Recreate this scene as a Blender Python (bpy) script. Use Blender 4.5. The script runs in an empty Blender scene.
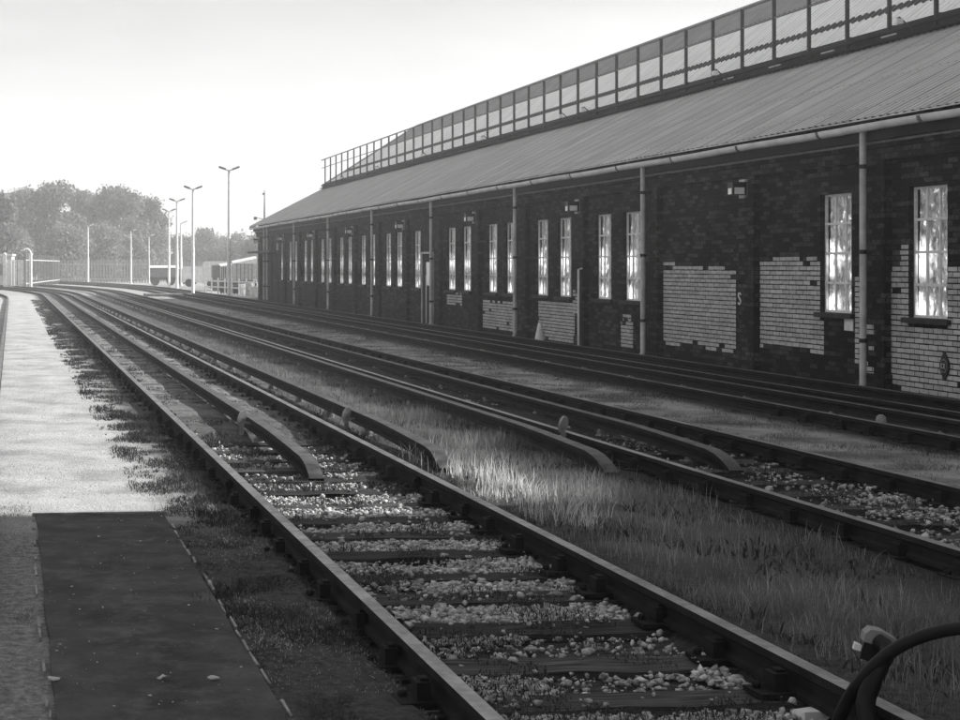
import bpy, math, random
import numpy as np
from mathutils import Vector, Matrix, noise as mnoise
random.seed(7); rng = np.random.default_rng(11)
R = math.radians
sc = bpy.context.scene
col = sc.collection
# ------------------------------------------------------------------ camera (the photograph is an off-centre crop)
F = 1600.0; CX = 150.0; HY = 265.0; CZ = 1.815
TH = math.atan((CX-12)/F)            # camera looks this much to the right of the rails
THB = math.atan((CX-30)/F)           # ... of the shed wall
def at(px, d, z=0.0):
    """world point on depth d seen at column px"""
    x = (px-CX)/F*d
    return Vector((x*math.cos(TH)+d*math.sin(TH), d*math.cos(TH)-x*math.sin(TH), z))
def hgt(py, d): return CZ-(py-HY)/F*d
def gd(py, z=0.0): return F*(CZ-z)/(py-HY)
cam = bpy.data.cameras.new('camera'); co = bpy.data.objects.new('camera', cam); col.objects.link(co)
cam.sensor_width = 36; cam.lens = F/960*36
cam.shift_x = (480-CX)/960; cam.shift_y = -(360-HY)/960
cam.clip_start = 0.05; cam.clip_end = 5000
co.location = (0, 0, CZ); co.rotation_euler = (R(90), 0, -TH)
sc.camera = co
# ------------------------------------------------------------------ helpers
def tag(o, label=None, cat=None, group=None, kind=None):
    if label: o['label'] = label
    if cat: o['category'] = cat
    if group: o['group'] = group
    if kind: o['kind'] = kind
    return o
class MB:
    def __init__(s): s.v = []; s.f = []; s.m = []; s.sm = []
    def face(s, pts, m=0, smooth=False):
        b = len(s.v); s.v += [tuple(p) for p in pts]; s.f.append(tuple(range(b, b+len(pts)))); s.m.append(m); s.sm.append(smooth)
    def grid(s, rows, m=0, smooth=False, closed=False, flip=False):
        b = len(s.v); n = len(rows[0])
        for r in rows: s.v += [tuple(p) for p in r]
        for i in range(len(rows)-1):
            for j in range(n if closed else n-1):
                k = (j+1) % n
                q = (b+i*n+j, b+i*n+k, b+(i+1)*n+k, b+(i+1)*n+j)
                s.f.append(q[::-1] if flip else q); s.m.append(m); s.sm.append(smooth)
    def box(s, x0, x1, y0, y1, z0, z1, m=0, jit=0, T=None):
        c = [Vector((x, y, z)) for z in (z0, z1) for x, y in ((x0, y0), (x1, y0), (x1, y1), (x0, y1))]
        if jit: c = [p+Vector((random.uniform(-jit, jit), random.uniform(-jit, jit), random.uniform(-jit, jit))) for p in c]
        if T: c = [T @ p for p in c]
        b = len(s.v); s.v += [tuple(p) for p in c]
        for q in ((3, 2, 1, 0), (4, 5, 6, 7), (0, 1, 5, 4), (1, 2, 6, 5), (2, 3, 7, 6), (3, 0, 4, 7)):
            s.f.append(tuple(b+i for i in q)); s.m.append(m); s.sm.append(False)
    def tube(s, pts, r, n=8, m=0, caps=True):
        pts = [Vector(p) for p in pts]
        rs = r if isinstance(r, (list, tuple)) else [r]*len(pts)
        rows = []; ref = None
        for i, p in enumerate(pts):
            d = (pts[min(i+1, len(pts)-1)]-pts[max(i-1, 0)]).normalized()
            if ref is None: ref = Vector((0, 0, 1)) if abs(d.z) < .9 else Vector((1, 0, 0))
            a = d.cross(ref).normalized(); bb = a.cross(d).normalized(); ref = bb
            rows.append([p+(a*math.cos(t)+bb*math.sin(t))*rs[i] for t in [2*math.pi*k/n for k in range(n)]])
        s.grid(rows, m, True, True)
        if caps:
            s.face(rows[0][::-1], m); s.face(rows[-1], m)
    def lathe(s, prof, c=(0, 0, 0), n=12, m=0):
        c = Vector(c)
        rows = [[c+Vector((r*math.cos(2*math.pi*k/n), r*math.sin(2*math.pi*k/n), z)) for k in range(n)] for r, z in prof]
        s.grid(rows, m, True, True)
        s.face(rows[0][::-1], m); s.face(rows[-1], m)
    def build(s, name, mats, parent=None):
        me = bpy.data.meshes.new(name); me.from_pydata(s.v, [], s.f)
        for mt in (mats if isinstance(mats, (list, tuple)) else [mats]): me.materials.append(mt)
        me.polygons.foreach_set('material_index', s.m); me.polygons.foreach_set('use_smooth', s.sm); me.update()
        o = bpy.data.objects.new(name, me); col.objects.link(o)
        if parent: o.parent = parent
        return o
def np_mesh(name, V, faces_per, mats, mi=None, parent=None, smooth=False):
    """V (n,k,3) items with the same list of faces each"""
    n, k, _ = V.shape
    me = bpy.data.meshes.new(name)
    me.vertices.add(n*k); me.vertices.foreach_set('co', V.reshape(-1).astype(np.float32))
    L = [len(f) for f in faces_per]; fl = np.concatenate([np.array(f) for f in faces_per])
    loops = (np.arange(n)[:, None]*k+fl[None, :]).reshape(-1)
    me.loops.add(len(loops)); me.loops.foreach_set('vertex_index', loops.astype(np.int32))
    tot = np.tile(np.array(L), n); st = np.concatenate([[0], np.cumsum(tot)[:-1]])
    me.polygons.add(len(tot)); me.polygons.foreach_set('loop_start', st.astype(np.int32)); me.polygons.foreach_set('loop_total', tot.astype(np.int32))
    for mt in (mats if isinstance(mats, (list, tuple)) else [mats]): me.materials.append(mt)
    if mi is not None: me.polygons.foreach_set('material_index', np.repeat(mi, len(L)).astype(np.int32))
    if smooth: me.polygons.foreach_set('use_smooth', np.ones(len(tot), bool))
    me.update(calc_edges=True); me.validate()
    o = bpy.data.objects.new(name, me); col.objects.link(o)
    if parent: o.parent = parent
    return o
def empty(name, loc=(0, 0, 0), rz=0):
    o = bpy.data.objects.new(name, None); col.objects.link(o); o.location = loc; o.rotation_euler = (0, 0, rz); o.empty_display_size = .2
    return o
KIDS = {}
def copy_tree(o, parent=None):
    c = o.copy(); col.objects.link(c); c.parent = parent
    for ch in [k for k in col.objects if k.parent == o]: copy_tree(ch, c)
    return c
# ------------------------------------------------------------------ materials
class NT:
    def __init__(s, name):
        s.mat = bpy.data.materials.new(name); s.mat.use_nodes = True; s.t = s.mat.node_tree
        s.b = s.t.nodes['Principled BSDF']; s.out = s.t.nodes['Material Output']
        s.tc = s.t.nodes.new('ShaderNodeTexCoord')
    def n(s, typ, ins=None, **kw):
        nd = s.t.nodes.new(typ)
        for k, v in kw.items(): setattr(nd, k, v)
        for k, v in (ins or {}).items():
            if hasattr(v, 'links') or isinstance(v, bpy.types.NodeSocket): s.t.links.new(v, nd.inputs[k])
            else: nd.inputs[k].default_value = v
        return nd
    def l(s, a, b): s.t.links.new(a, b)
    def noise(s, scale, detail=4, vec=None, rough=.55):
        return s.n('ShaderNodeTexNoise', {'Vector': vec or s.tc.outputs['Object'], 'Scale': scale, 'Detail': detail, 'Roughness': rough}).outputs['Fac']
    def ramp(s, fac, stops):
        r = s.n('ShaderNodeValToRGB', {'Fac': fac}); e = r.color_ramp.elements
        while len(e) < len(stops): e.new(.5)
        for i, (p, c) in enumerate(stops): e[i].position = p; e[i].color = (c, c, c, 1)
        return r.outputs['Color']
    def mix(s, fac, a, b, mode='MIX'):
        m = s.n('ShaderNodeMix', data_type='RGBA', blend_type=mode)
        for i, v in ((0, fac), (6, a), (7, b)):
            if isinstance(v, bpy.types.NodeSocket): s.l(v, m.inputs[i])
            elif i == 0: m.inputs[0].default_value = v
            else: m.inputs[i].default_value = (v, v, v, 1)
        return m.outputs[2]
    def math(s, op, a, b=0.0, clamp=False):
        m = s.n('ShaderNodeMath', operation=op, use_clamp=clamp)
        for i, v in ((0, a), (1, b)):
            if isinstance(v, bpy.types.NodeSocket): s.l(v, m.inputs[i])
            else: m.inputs[i].default_value = v
        return m.outputs[0]
    def bump(s, h, st=.5, dist=.01):
        b = s.n('ShaderNodeBump', {'Height': h, 'Strength': st, 'Distance': dist}); s.l(b.outputs[0], s.b.inputs['Normal'])
    def setc(s, c, rough=.8, metal=0, spec=.08):
        if isinstance(c, bpy.types.NodeSocket): s.l(c, s.b.inputs['Base Color'])
        else: s.b.inputs['Base Color'].default_value = (c, c, c, 1)
        if isinstance(rough, bpy.types.NodeSocket): s.l(rough, s.b.inputs['Roughness'])
        else: s.b.inputs['Roughness'].default_value = rough
        s.b.inputs['Metallic'].default_value = metal; s.b.inputs['Specular IOR Level'].default_value = spec
def simple(name, lo, hi, scale=8, rough=.8, metal=0, bump=0, bs=60, spec=.08, detail=5, fine=0):
    t = NT(name); c = t.ramp(t.noise(scale, detail), [(.3, lo), (.7, hi)])
    if fine: c = t.mix(fine, c, t.ramp(t.noise(bs, 3), [(.35, .1), (.65, 1.0)]), 'MULTIPLY')
    t.setc(c, rough, metal, spec)
    if bump: t.bump(t.noise(bs, 4), bump, .01)
    return t.mat
M = {}
M['rail_side'] = simple('rail_side', .005, .02, 6, .85, bump=.4, bs=80)
t = NT('rail_top'); n1 = t.noise(3, 5)
t.setc(t.ramp(n1, [(.35, .06), (.65, .18)]), t.ramp(t.noise(20, 3), [(.3, .28), (.7, .5)]), .85, .5); M['rail_top'] = t.mat
t = NT('rail_top_dull'); t.setc(t.ramp(t.noise(4, 5), [(.35, .05), (.65, .16)]), .6, .3, .4); t.bump(t.noise(120, 3), .3, .003); M['rail_dull'] = t.mat
M['cond_top'] = simple('conductor_top', .03, .11, 7, .6, .4, .4, 90)
t = NT('sleeper_wood')
mp = t.n('ShaderNodeMapping', {'Vector': t.tc.outputs['Object'], 'Scale': (1.2, 22, 22)})
g = t.noise(3, 6, mp.outputs[0])
oi = t.n('ShaderNodeObjectInfo')
c = t.ramp(g, [(.3, .015), (.5, .045), (.72, .11)])
c = t.mix(1, c, t.ramp(oi.outputs['Random'], [(0, .55), (1, 1.15)]), 'MULTIPLY')
t.setc(c, .9); t.bump(g, .8, .012); M['sleeper'] = t.mat
M['chair'] = simple('cast_iron', .006, .016, 10, .8, .2, .5, 60)
M['porcelain'] = simple('porcelain', .1, .3, 9, .4, bump=.1)
t = NT('ballast_stone')
v = t.n('ShaderNodeNewGeometry').outputs['Random Per Island']
c = t.mix(.6, t.ramp(v, [(0, .04), (.3, .18), (.7, .42), (1, .8)]), t.ramp(t.noise(30, 4), [(.35, .05), (.65, .45)]), 'MIX')
t.setc(c, .85); t.bump(t.noise(150, 4), .5, .004); M['stone'] = t.mat
def grass_mat(name, lo, hi, trans=.35):
    t = NT(name); v = t.n('ShaderNodeNewGeometry').outputs['Random Per Island']
    c = t.mix(.5, t.ramp(v, [(0, lo), (1, hi)]), t.ramp(t.noise(.9, 4), [(.35, lo), (.65, hi)]))
    t.setc(c, .8, 0, .04)
    tr = t.n('ShaderNodeBsdfTranslucent', {'Color': c}); mx = t.n('ShaderNodeMixShader', {'Fac': trans, 1: t.b.outputs[0], 2: tr.outputs[0]})
    t.l(mx.outputs[0], t.out.inputs['Surface']); return t.mat
M['grass_pale'] = grass_mat('grass_pale', .24, .6)
M['grass_mid'] = grass_mat('grass_mid', .05, .3)
M['grass_dry'] = grass_mat('grass_dry', .45, .85, .5)
M['grass_stem'] = grass_mat('grass_stem', .15, .5)
M['weed'] = grass_mat('weed', .02, .07, .25)
# ground: zones across the tracks (x is metres to the right of the camera)
t = NT('ground_earth')
geo = t.n('ShaderNodeNewGeometry'); sp = t.n('ShaderNodeSeparateXYZ', {'Vector': geo.outputs['Position']})
X, Y = sp.outputs[0], sp.outputs[1]
P = geo.outputs['Position']
nz = t.noise(1.3, 6, P); nf = t.noise(18, 5, P, .7); nm = t.noise(.25, 4, P)
Xn = t.math('ADD', X, t.math('MULTIPLY', t.math('SUBTRACT', t.mix(.4, nz, nf), .5), 1.3))
pale = t.ramp(nz, [(.3, .26), (.5, .42), (.7, .52)])
soil = t.ramp(nf, [(.3, .035), (.7, .12)])
dark = t.ramp(nf, [(.3, .02), (.7, .06)])
mid = t.ramp(nz, [(.3, .06), (.7, .15)])
strip = t.ramp(nz, [(.35, .12), (.6, .38)])
def step(a, w=.12): return t.math('MULTIPLY', t.math('SUBTRACT', Xn, a-w), 1/(2*w), True)
c = t.mix(step(1.28, .16), pale, soil)
nearf = t.math('MULTIPLY', t.math('SUBTRACT', 11.6, t.math('ADD', Y, t.math('MULTIPLY', nz, .8))), 1.2, True)
nr = t.math('MULTIPLY', nearf, step(.9, .1))
c = t.mix(nr, c, soil); c = t.mix(t.math('MULTIPLY', nearf, t.math('SUBTRACT', 1.0, step(.9, .1))), c, t.ramp(nf, [(.3, .11), (.7, .36)]))
farsoil = t.math('MULTIPLY', t.math('SUBTRACT', Y, 14), .12, True)
c = t.mix(t.math('MULTIPLY', farsoil, t.math('MULTIPLY', step(1.75, .1), t.ramp(t.noise(2.2, 5, P, .65), [(.4, .1), (.6, 1)]))), c, t.ramp(nf, [(.3, .12), (.7, .34)]))
c = t.mix(step(3.75), c, mid)
c = t.mix(step(5.0), c, dark)
c = t.mix(step(7.35), c, strip)
c = t.mix(step(8.6), c, dark)
c = t.mix(step(14, 1), c, mid)
far = t.math('MULTIPLY', t.math('SUBTRACT', t.math('ADD', Y, t.math('MULTIPLY', t.math('SUBTRACT', nm, .5), 16)), 88), .1, True)
c = t.mix(far, c, t.ramp(nz, [(.3, .24), (.7, .42)]))
c = t.mix(.75, c, t.ramp(t.noise(60, 4, P, .75), [(.3, .45), (.7, 1.25)]), 'MULTIPLY')
t.setc(c, .95, 0, .03)
t.bump(t.mix(.5, t.noise(9, 5, P), t.noise(45, 5, P, .7)), 1.0, .06); M['ground'] = t.mat
t = NT('asphalt'); P = t.n('ShaderNodeNewGeometry').outputs['Position']
c = t.ramp(t.noise(2.2, 6, P, .65), [(.3, .03), (.7, .085)])
c = t.mix(t.ramp(t.noise(5, 6, P, .7), [(.5, 0), (.7, .6)]), c, .13)
c = t.mix(.5, c, t.ramp(t.noise(260, 2, P), [(.4, .5), (.62, 1.6)]), 'MULTIPLY')
t.setc(c, .95, 0, .05); t.bump(t.noise(200, 3, P), 1.0, .006); M['asphalt'] = t.mat
M['edging'] = simple('edging_concrete', .08, .32, 5, .9, bump=.5, bs=50)
# brick
t = NT('brick_dark')
ob = t.n('ShaderNodeSeparateXYZ', {'Vector': t.tc.outputs['Object']})
cv = t.n('ShaderNodeCombineXYZ', {0: t.math('ADD', ob.outputs[0], ob.outputs[1]), 1: ob.outputs[2]})
bk = t.n('ShaderNodeTexBrick', {'Vector': cv.outputs[0], 'Color1': (.014, .014, .014, 1), 'Color2': (.095, .095, .095, 1), 'Mortar': (.012, .012, .012, 1), 'Scale': 1.0,
     'Mortar Size': .006, 'Mortar Smooth': .3, 'Bias': -.45, 'Brick Width': .225, 'Row Height': .075}, offset=.5, offset_frequency=2, squash=1)
gr = t.ramp(t.noise(.7, 6), [(.3, .5), (.7, 1.3)])
c = t.mix(.8, bk.outputs['Color'], gr, 'MULTIPLY')
c = t.mix(.8, c, t.ramp(t.noise(22, 4, None, .7), [(.35, .3), (.62, 1.7)]), 'MULTIPLY')
c = t.mix(t.ramp(t.noise(1.6, 5), [(.58, 0), (.75, .35)]), c, .05)
t.setc(c, .9, 0, .06); t.bump(t.math('ADD', t.math('MULTIPLY', bk.outputs['Fac'], -1.0), t.math('MULTIPLY', t.noise(60, 4), .5)), .9, .008); M['brick'] = t.mat
t = NT('painted_brick'); v = t.n('ShaderNodeNewGeometry').outputs['Random Per Island']
c = t.mix(.5, t.ramp(v, [(0, .24), (.25, .36), (1, .5)]), t.ramp(t.noise(14, 6, None, .7), [(.3, .12), (.5, .42), (.75, .55)]))
c = t.mix(t.ramp(t.noise(1.2, 5), [(.5, 0), (.75, .5)]), c, .12)
t.setc(c, .7); t.bump(t.noise(70, 4), .4, .004); M['paint_brick'] = t.mat
M['render_dark'] = simple('render_dark', .012, .03, 2, .9, bump=.4, bs=30)
t = NT('roof_sheet'); 
mp = t.n('ShaderNodeMapping', {'Vector': t.tc.outputs['Object'], 'Scale': (1.5, .12, .12)})
c = t.mix(.5, t.ramp(t.noise(1.2, 5), [(.3, .25), (.7, .4)]), t.ramp(t.noise(3, 5, mp.outputs[0]), [(.3, .24), (.7, .4)]))
bs_ = t.n('ShaderNodeTexBrick', {'Vector': t.tc.outputs['Object'], 'Color1': (.86, .86, .86, 1), 'Color2': (1.12, 1.12, 1.12, 1), 'Mortar': (.6, .6, .6, 1), 'Scale': 1.0, 'Mortar Size': .012, 'Bias': 0.0, 'Brick Width': 1.0, 'Row Height': 1.36}, offset=.0, squash=1)
c = t.mix(.8, c, bs_.outputs['Color'], 'MULTIPLY')
c = t.mix(t.ramp(t.noise(.9, 6, mp.outputs[0], .7), [(.55, 0), (.75, .5)]), c, .12)
t.setc(c, .55, 0, .4); t.bump(t.noise(30, 4), .15, .004); M['roof'] = t.mat
M['roof_dark'] = simple('roof_sheet_grey', .16, .26, 2, .6)
t = NT('glazing'); c = t.ramp(t.noise(1.1, 6, None, .65), [(.3, .82), (.6, .96)])
bs_ = t.n('ShaderNodeTexBrick', {'Vector': t.tc.outputs['Object'], 'Color1': (.86, .86, .86, 1), 'Color2': (1.0, 1.0, 1.0, 1), 'Mortar': (.45, .45, .45, 1), 'Scale': 1.0, 'Mortar Size': .015, 'Bias': .35, 'Brick Width': .75, 'Row Height': 9.0}, offset=0, squash=1)
c = t.mix(1, c, bs_.outputs['Color'], 'MULTIPLY'); t.setc(c, .15, 0, .9)
tr = t.n('ShaderNodeBsdfTranslucent', {'Color': c}); mx = t.n('ShaderNodeMixShader', {'Fac': .3, 1: t.b.outputs[0], 2: tr.outputs[0]}); t.l(mx.outputs[0], t.out.inputs['Surface']); M['glazing'] = t.mat
M['metal_dark'] = simple('painted_steel_dark', .02, .05, 8, .6, .2)
M['metal_rail'] = simple('galvanised_rail', .1, .2, 8, .5, .4)
M['pipe'] = simple('pipe_paint', .3, .5, 5, .5, bump=.1)
M['gutter'] = simple('gutter_paint', .5, .75, 2.5, .5, bump=.1, bs=20)
M['fascia'] = simple('fascia_board', .01, .025, 4, .7)
M['white'] = simple('white_paint', .5, .75, 5, .5)
M['frame'] = simple('window_paint', .5, .75, 12, .5)
M['black'] = simple('black_rubber', .005, .012, 10, .55, spec=.15)
M['black_gloss'] = simple('black_plastic', .01, .02, 10, .4, spec=.2)
M['bark'] = simple('bark', .05, .12, 6, .9, bump=.6, bs=20)
M['lens'] = simple('lamp_lens', .6, .9, 6, .15, spec=.8)
t = NT('window_glass'); t.setc(.9, .03, 0, .5); t.b.inputs['Transmission Weight'].default_value = 0
gl = t.n('ShaderNodeBsdfGlossy', {'Color': (1, 1, 1, 1), 'Roughness': .03}); tp = t.n('ShaderNodeBsdfTransparent')
wv = t.n('ShaderNodeBump', {'Height': t.noise(5, 3), 'Strength': .5, 'Distance': .02}); t.l(wv.outputs[0], gl.inputs['Normal'])
fr = t.n('ShaderNodeFresnel', {'IOR': 1.22}); mx = t.n('ShaderNodeMixShader', {'Fac': fr.outputs[0], 1: tp.outputs[0], 2: gl.outputs[0]}); t.l(mx.outputs[0], t.out.inputs['Surface']); M['glass'] = t.mat
# panel added behind each window; light pools painted in emission, mid height and sill
t = NT('window_glow'); s2 = t.n('ShaderNodeSeparateXYZ', {'Vector': t.tc.outputs['Object']})
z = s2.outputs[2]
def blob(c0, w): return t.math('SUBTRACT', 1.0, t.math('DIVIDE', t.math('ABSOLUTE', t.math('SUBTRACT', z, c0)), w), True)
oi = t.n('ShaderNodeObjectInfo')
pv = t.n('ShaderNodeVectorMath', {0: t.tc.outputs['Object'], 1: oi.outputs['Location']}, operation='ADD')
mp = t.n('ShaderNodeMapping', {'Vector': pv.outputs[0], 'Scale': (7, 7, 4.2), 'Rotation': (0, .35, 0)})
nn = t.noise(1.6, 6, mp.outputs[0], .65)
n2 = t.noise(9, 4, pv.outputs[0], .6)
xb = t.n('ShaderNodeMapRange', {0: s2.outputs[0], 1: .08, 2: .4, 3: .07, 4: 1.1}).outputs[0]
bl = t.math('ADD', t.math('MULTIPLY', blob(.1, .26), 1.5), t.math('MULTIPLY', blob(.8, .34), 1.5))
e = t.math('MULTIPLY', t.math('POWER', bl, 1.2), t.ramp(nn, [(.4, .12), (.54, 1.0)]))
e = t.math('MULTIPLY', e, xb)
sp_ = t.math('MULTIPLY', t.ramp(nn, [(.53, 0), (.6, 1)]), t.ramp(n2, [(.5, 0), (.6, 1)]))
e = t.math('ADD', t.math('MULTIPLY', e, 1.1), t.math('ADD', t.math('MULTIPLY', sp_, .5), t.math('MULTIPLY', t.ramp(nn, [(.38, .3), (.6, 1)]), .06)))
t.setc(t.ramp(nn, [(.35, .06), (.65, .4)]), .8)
t.b.inputs['Emission Color'].default_value = (1, 1, 1, 1); t.l(e, t.b.inputs['Emission Strength']); M['win_glow'] = t.mat
def leaf_mat(name, lo, hi):
    t = NT(name); v = t.n('ShaderNodeNewGeometry').outputs['Random Per Island']
    c = t.ramp(v, [(0, lo), (1, hi)]); t.setc(c, .6, 0, .3)
    tr = t.n('ShaderNodeBsdfTranslucent', {'Color': c}); mx = t.n('ShaderNodeMixShader', {'Fac': .4, 1: t.b.outputs[0], 2: tr.outputs[0]}); t.l(mx.outputs[0], t.out.inputs['Surface']); return t.mat
M['leaf'] = leaf_mat('leaf', .07, .19); M['leaf_pale'] = leaf_mat('leaf_pale', .11, .25)
# ------------------------------------------------------------------ world
w = bpy.data.worlds.new('World'); sc.world = w; w.use_nodes = True
nt = w.node_tree; bg = nt.nodes['Background']
SUN_EL = 31; SUN_AZ = 88
sky = nt.nodes.new('ShaderNodeTexSky'); sky.sky_type = 'NISHITA'; sky.sun_disc = False
sky.sun_elevation = R(SUN_EL); sky.sun_rotation = R(SUN_AZ); sky.dust_density = 3.5; sky.air_density = 1.0
bw = nt.nodes.new('ShaderNodeRGBToBW'); nt.links.new(sky.outputs[0], bw.inputs[0])
tc = nt.nodes.new('ShaderNodeTexCoord'); mp = nt.nodes.new('ShaderNodeMapping'); mp.inputs['Scale'].default_value = (1, 1, 4.5)
nt.links.new(tc.outputs['Generated'], mp.inputs[0])
nz = nt.nodes.new('ShaderNodeTexNoise'); nz.inputs['Scale'].default_value = 3.6; nz.inputs['Detail'].default_value = 5; nz.inputs['Roughness'].default_value = .5
nt.links.new(mp.outputs[0], nz.inputs['Vector'])
rp = nt.nodes.new('ShaderNodeValToRGB'); rp.color_ramp.elements[0].position = .35; rp.color_ramp.elements[1].position = .7
nt.links.new(nz.outputs['Fac'], rp.inputs[0])
mx = nt.nodes.new('ShaderNodeMix'); mx.data_type = 'RGBA'
cl = nt.nodes.new('ShaderNodeMix'); cl.data_type = 'RGBA'; cl.inputs[6].default_value = (2.6,)*3+(1,); cl.inputs[7].default_value = (4.5,)*3+(1,)
sx = nt.nodes.new('ShaderNodeSeparateXYZ'); nt.links.new(tc.outputs['Generated'], sx.inputs[0])
ev = nt.nodes.new('ShaderNodeMapRange'); ev.inputs[1].default_value = .16; ev.inputs[2].default_value = .03; nt.links.new(sx.outputs[2], ev.inputs[0])
mm = nt.nodes.new('ShaderNodeMath'); mm.operation = 'MULTIPLY_ADD'; mm.use_clamp = True; mm.inputs[1].default_value = .5
nt.links.new(rp.outputs[0], mm.inputs[0]); nt.links.new(ev.outputs[0], mm.inputs[2]); nt.links.new(mm.outputs[0], cl.inputs[0])
mx.inputs[0].default_value = .88                      # a thin even cloud sheet over most of the sky
nt.links.new(bw.outputs[0], mx.inputs[6]); nt.links.new(cl.outputs[2], mx.inputs[7])
nt.links.new(mx.outputs[2], bg.inputs[0]); bg.inputs[1].default_value = .1
sl = bpy.data.lights.new('sun', 'SUN'); sl.energy = 5; sl.angle = R(1.0); sl.color = (1, .995, .985)
so = bpy.data.objects.new('sun', sl); col.objects.link(so)
dv = Vector((math.sin(R(SUN_AZ))*math.cos(R(SUN_EL)), math.cos(R(SUN_AZ))*math.cos(R(SUN_EL)), math.sin(R(SUN_EL))))
so.rotation_euler = dv.to_track_quat('Z', 'Y').to_euler()
sc.view_settings.view_transform = 'Standard'; sc.view_settings.look = 'None'; sc.view_settings.gamma = 1; sc.view_settings.exposure = 1.2
# ------------------------------------------------------------------ ground
m = MB()
xs = [-2500, -600, -150, -40, -10, -4]+[i*.1 for i in range(-30, 130)]+[14, 17, 20]+[24, 30, 50, 150, 600, 2500]
ys = [-600, -60, -10]+[2+i*.25 for i in range(0, 180)]+[47+4*i for i in range(0, 40)]+[230, 300, 500, 1000, 3500]
def gz(x, y):
    if not (-2.9 < x < 12.9 and -5 < y < 150): return -.012
    n_ = mnoise.noise(Vector((x*.9, y*.7, 3)))+.5*mnoise.noise(Vector((x*3.1, y*2.6, 7)))
    inside = any(abs(x-c) < .80 for c in (2.49, 6.20, 9.75))
    k = min(1, max(0, (y-14.5)/3))
    if inside: return -.026+.022*n_+.07*k
    e = .012*mnoise.noise(Vector((x*6, y*4, 11)))
    return (.046 if x < 12 else 0)+.016*n_+(e if x < 1.6 else 0)
rows = [[(x, y, gz(x, y)) for x in xs] for y in ys]
m.grid(rows, 0, True)
tag(m.build('ground', M['ground']), kind='structure')
# asphalt walkway patch
m = MB()
x0, x1, y1 = .17, 1.06, 11.25
rows = []
for i in range(40):
    y = 1.0+(y1-1.0)*i/39
    rows.append([(x0+(x1-x0)*j/8+(random.uniform(-.006, .006) if j in (0, 8) else 0), y, .066+.004*mnoise.noise(Vector((j, y*2, 0)))) for j in range(9)])
m.grid(rows); m.grid([[r[-1] for r in rows], [(r[-1][0], r[-1][1], -.05) for r in rows]]); m.grid([[(r[0][0], r[0][1], -.05) for r in rows], [r[0] for r in rows]])
m.grid([[p for p in rows[-1]], [(p[0], p[1], -.05) for p in rows[-1]]])
tag(m.build('path', M['asphalt']), kind='structure')
m = MB()
for xx in (x0-.035, x1+.012):
    y = 1.2
    while y < y1:
        L = random.uniform(.05, .3)
        if random.random() < (.75 if xx > 1 else .55):
            dx = random.uniform(-.01, .01); m.box(xx+dx, xx+dx+.012, y, min(y+L, y1), -.05, .06+random.uniform(0, .01), 0, .004)
        y += L+random.uniform(.01, .12)
m.box(x0-.03, x1+.03, y1+.004, y1+.022, -.05, .074, 0, .002)
tag(m.build('path_edging', M['edging']), kind='structure')
# ------------------------------------------------------------------ tracks
def bend(Y0, Rr, side=-1):
    """offset function for a curve to the left that starts at Y0"""
    def fn(x, y):
        if y <= Y0: return Vector((x, y, 0)), Vector((0, 1, 0))
        a = min((y-Y0)/(Rr), 1.1)
        c = Vector((-Rr, Y0, 0)); rr = Rr+x
        return c+Vector((rr*math.cos(a), rr*math.sin(a), 0)), Vector((-math.sin(a), math.cos(a), 0))
    return fn
RAILP = [(-.035, .175), (.035, .175), (.036, .14), (.010, .122), (.010, .072), (.034, .058), (.034, .035), (-.034, .035), (-.034, .058), (-.010, .072), (-.010, .122), (-.036, .14)]
CONDP = [(-.05, .0), (.05, .0), (.052, -.035), (.015, -.052), (.015, -.09), (.055, -.10), (.06, -.125), (-.06, -.125), (-.055, -.10), (-.015, -.09), (-.015, -.052), (-.052, -.035)]
def sweep(m, prof, x, path, ys, zoff, wid=None, mtop=1, mside=0, parentfn=None):
    rows = []
    for i, y in enumerate(ys):
        p, d = path(x, y); nrm = Vector((d.y, -d.x, 0)); wv = wid(y) if wid else 1
        dz = zoff(y) if callable(zoff) else zoff
        rows.append([p+nrm*(a*wv)+Vector((0, 0, b+dz)) for a, b in prof])
    k = len(prof)
    for j in range(k):
        m.grid([[r[j] for r in rows], [r[(j+1) % k] for r in rows]], mtop if j == 0 else mside)
    m.face(rows[0][::-1], mside); m.face(rows[-1], mside)
def ysamp(a, b, Y0):
    L = []; y = a
    while y < min(b, Y0): L.append(y); y += 3.0
    y = max(a, Y0)
    while y < b: L.append(y); y += 3.0
    L.append(b); return sorted(set(L))
mslp = MB(); mslp.box(-1.29, 1.29, -.125, .125, -.13, .028, 0, .006); sl_proto_mesh = None
def sleeper_mesh(seed):
    random.seed(seed); m = MB(); n = 10
    top = []; L = 1.29
    for sgn in (-1, 1):
        top.append([( -L+2*L*i/n+random.uniform(-.01, .01), sgn*.125+random.uniform(-.008, .008), .024+random.uniform(-.007, .007)) for i in range(n+1)])
    mid = [(-L+2*L*i/n, random.uniform(-.03, .03), .024-random.uniform(0, .012)) for i in range(n+1)]
    m.grid([top[0], mid, top[1]])
    m.grid([[(p[0], p[1], -.12) for p in top[0]], top[0]]); m.grid([top[1], [(p[0], p[1], -.12) for p in top[1]]])
    m.face([top[0][0], mid[0], top[1][0], (-L, .125, -.12), (-L, -.125, -.12)][::-1] if False else [(-L, -.125, -.12), top[0][0], mid[0], top[1][0], (-L, .125, -.12)])
    m.face([(L, .125, -.12), top[1][-1], mid[-1], top[0][-1], (L, -.125, -.12)])
    return m
SL = [sleeper_mesh(s) for s in (1, 2, 3, 4)]
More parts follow.
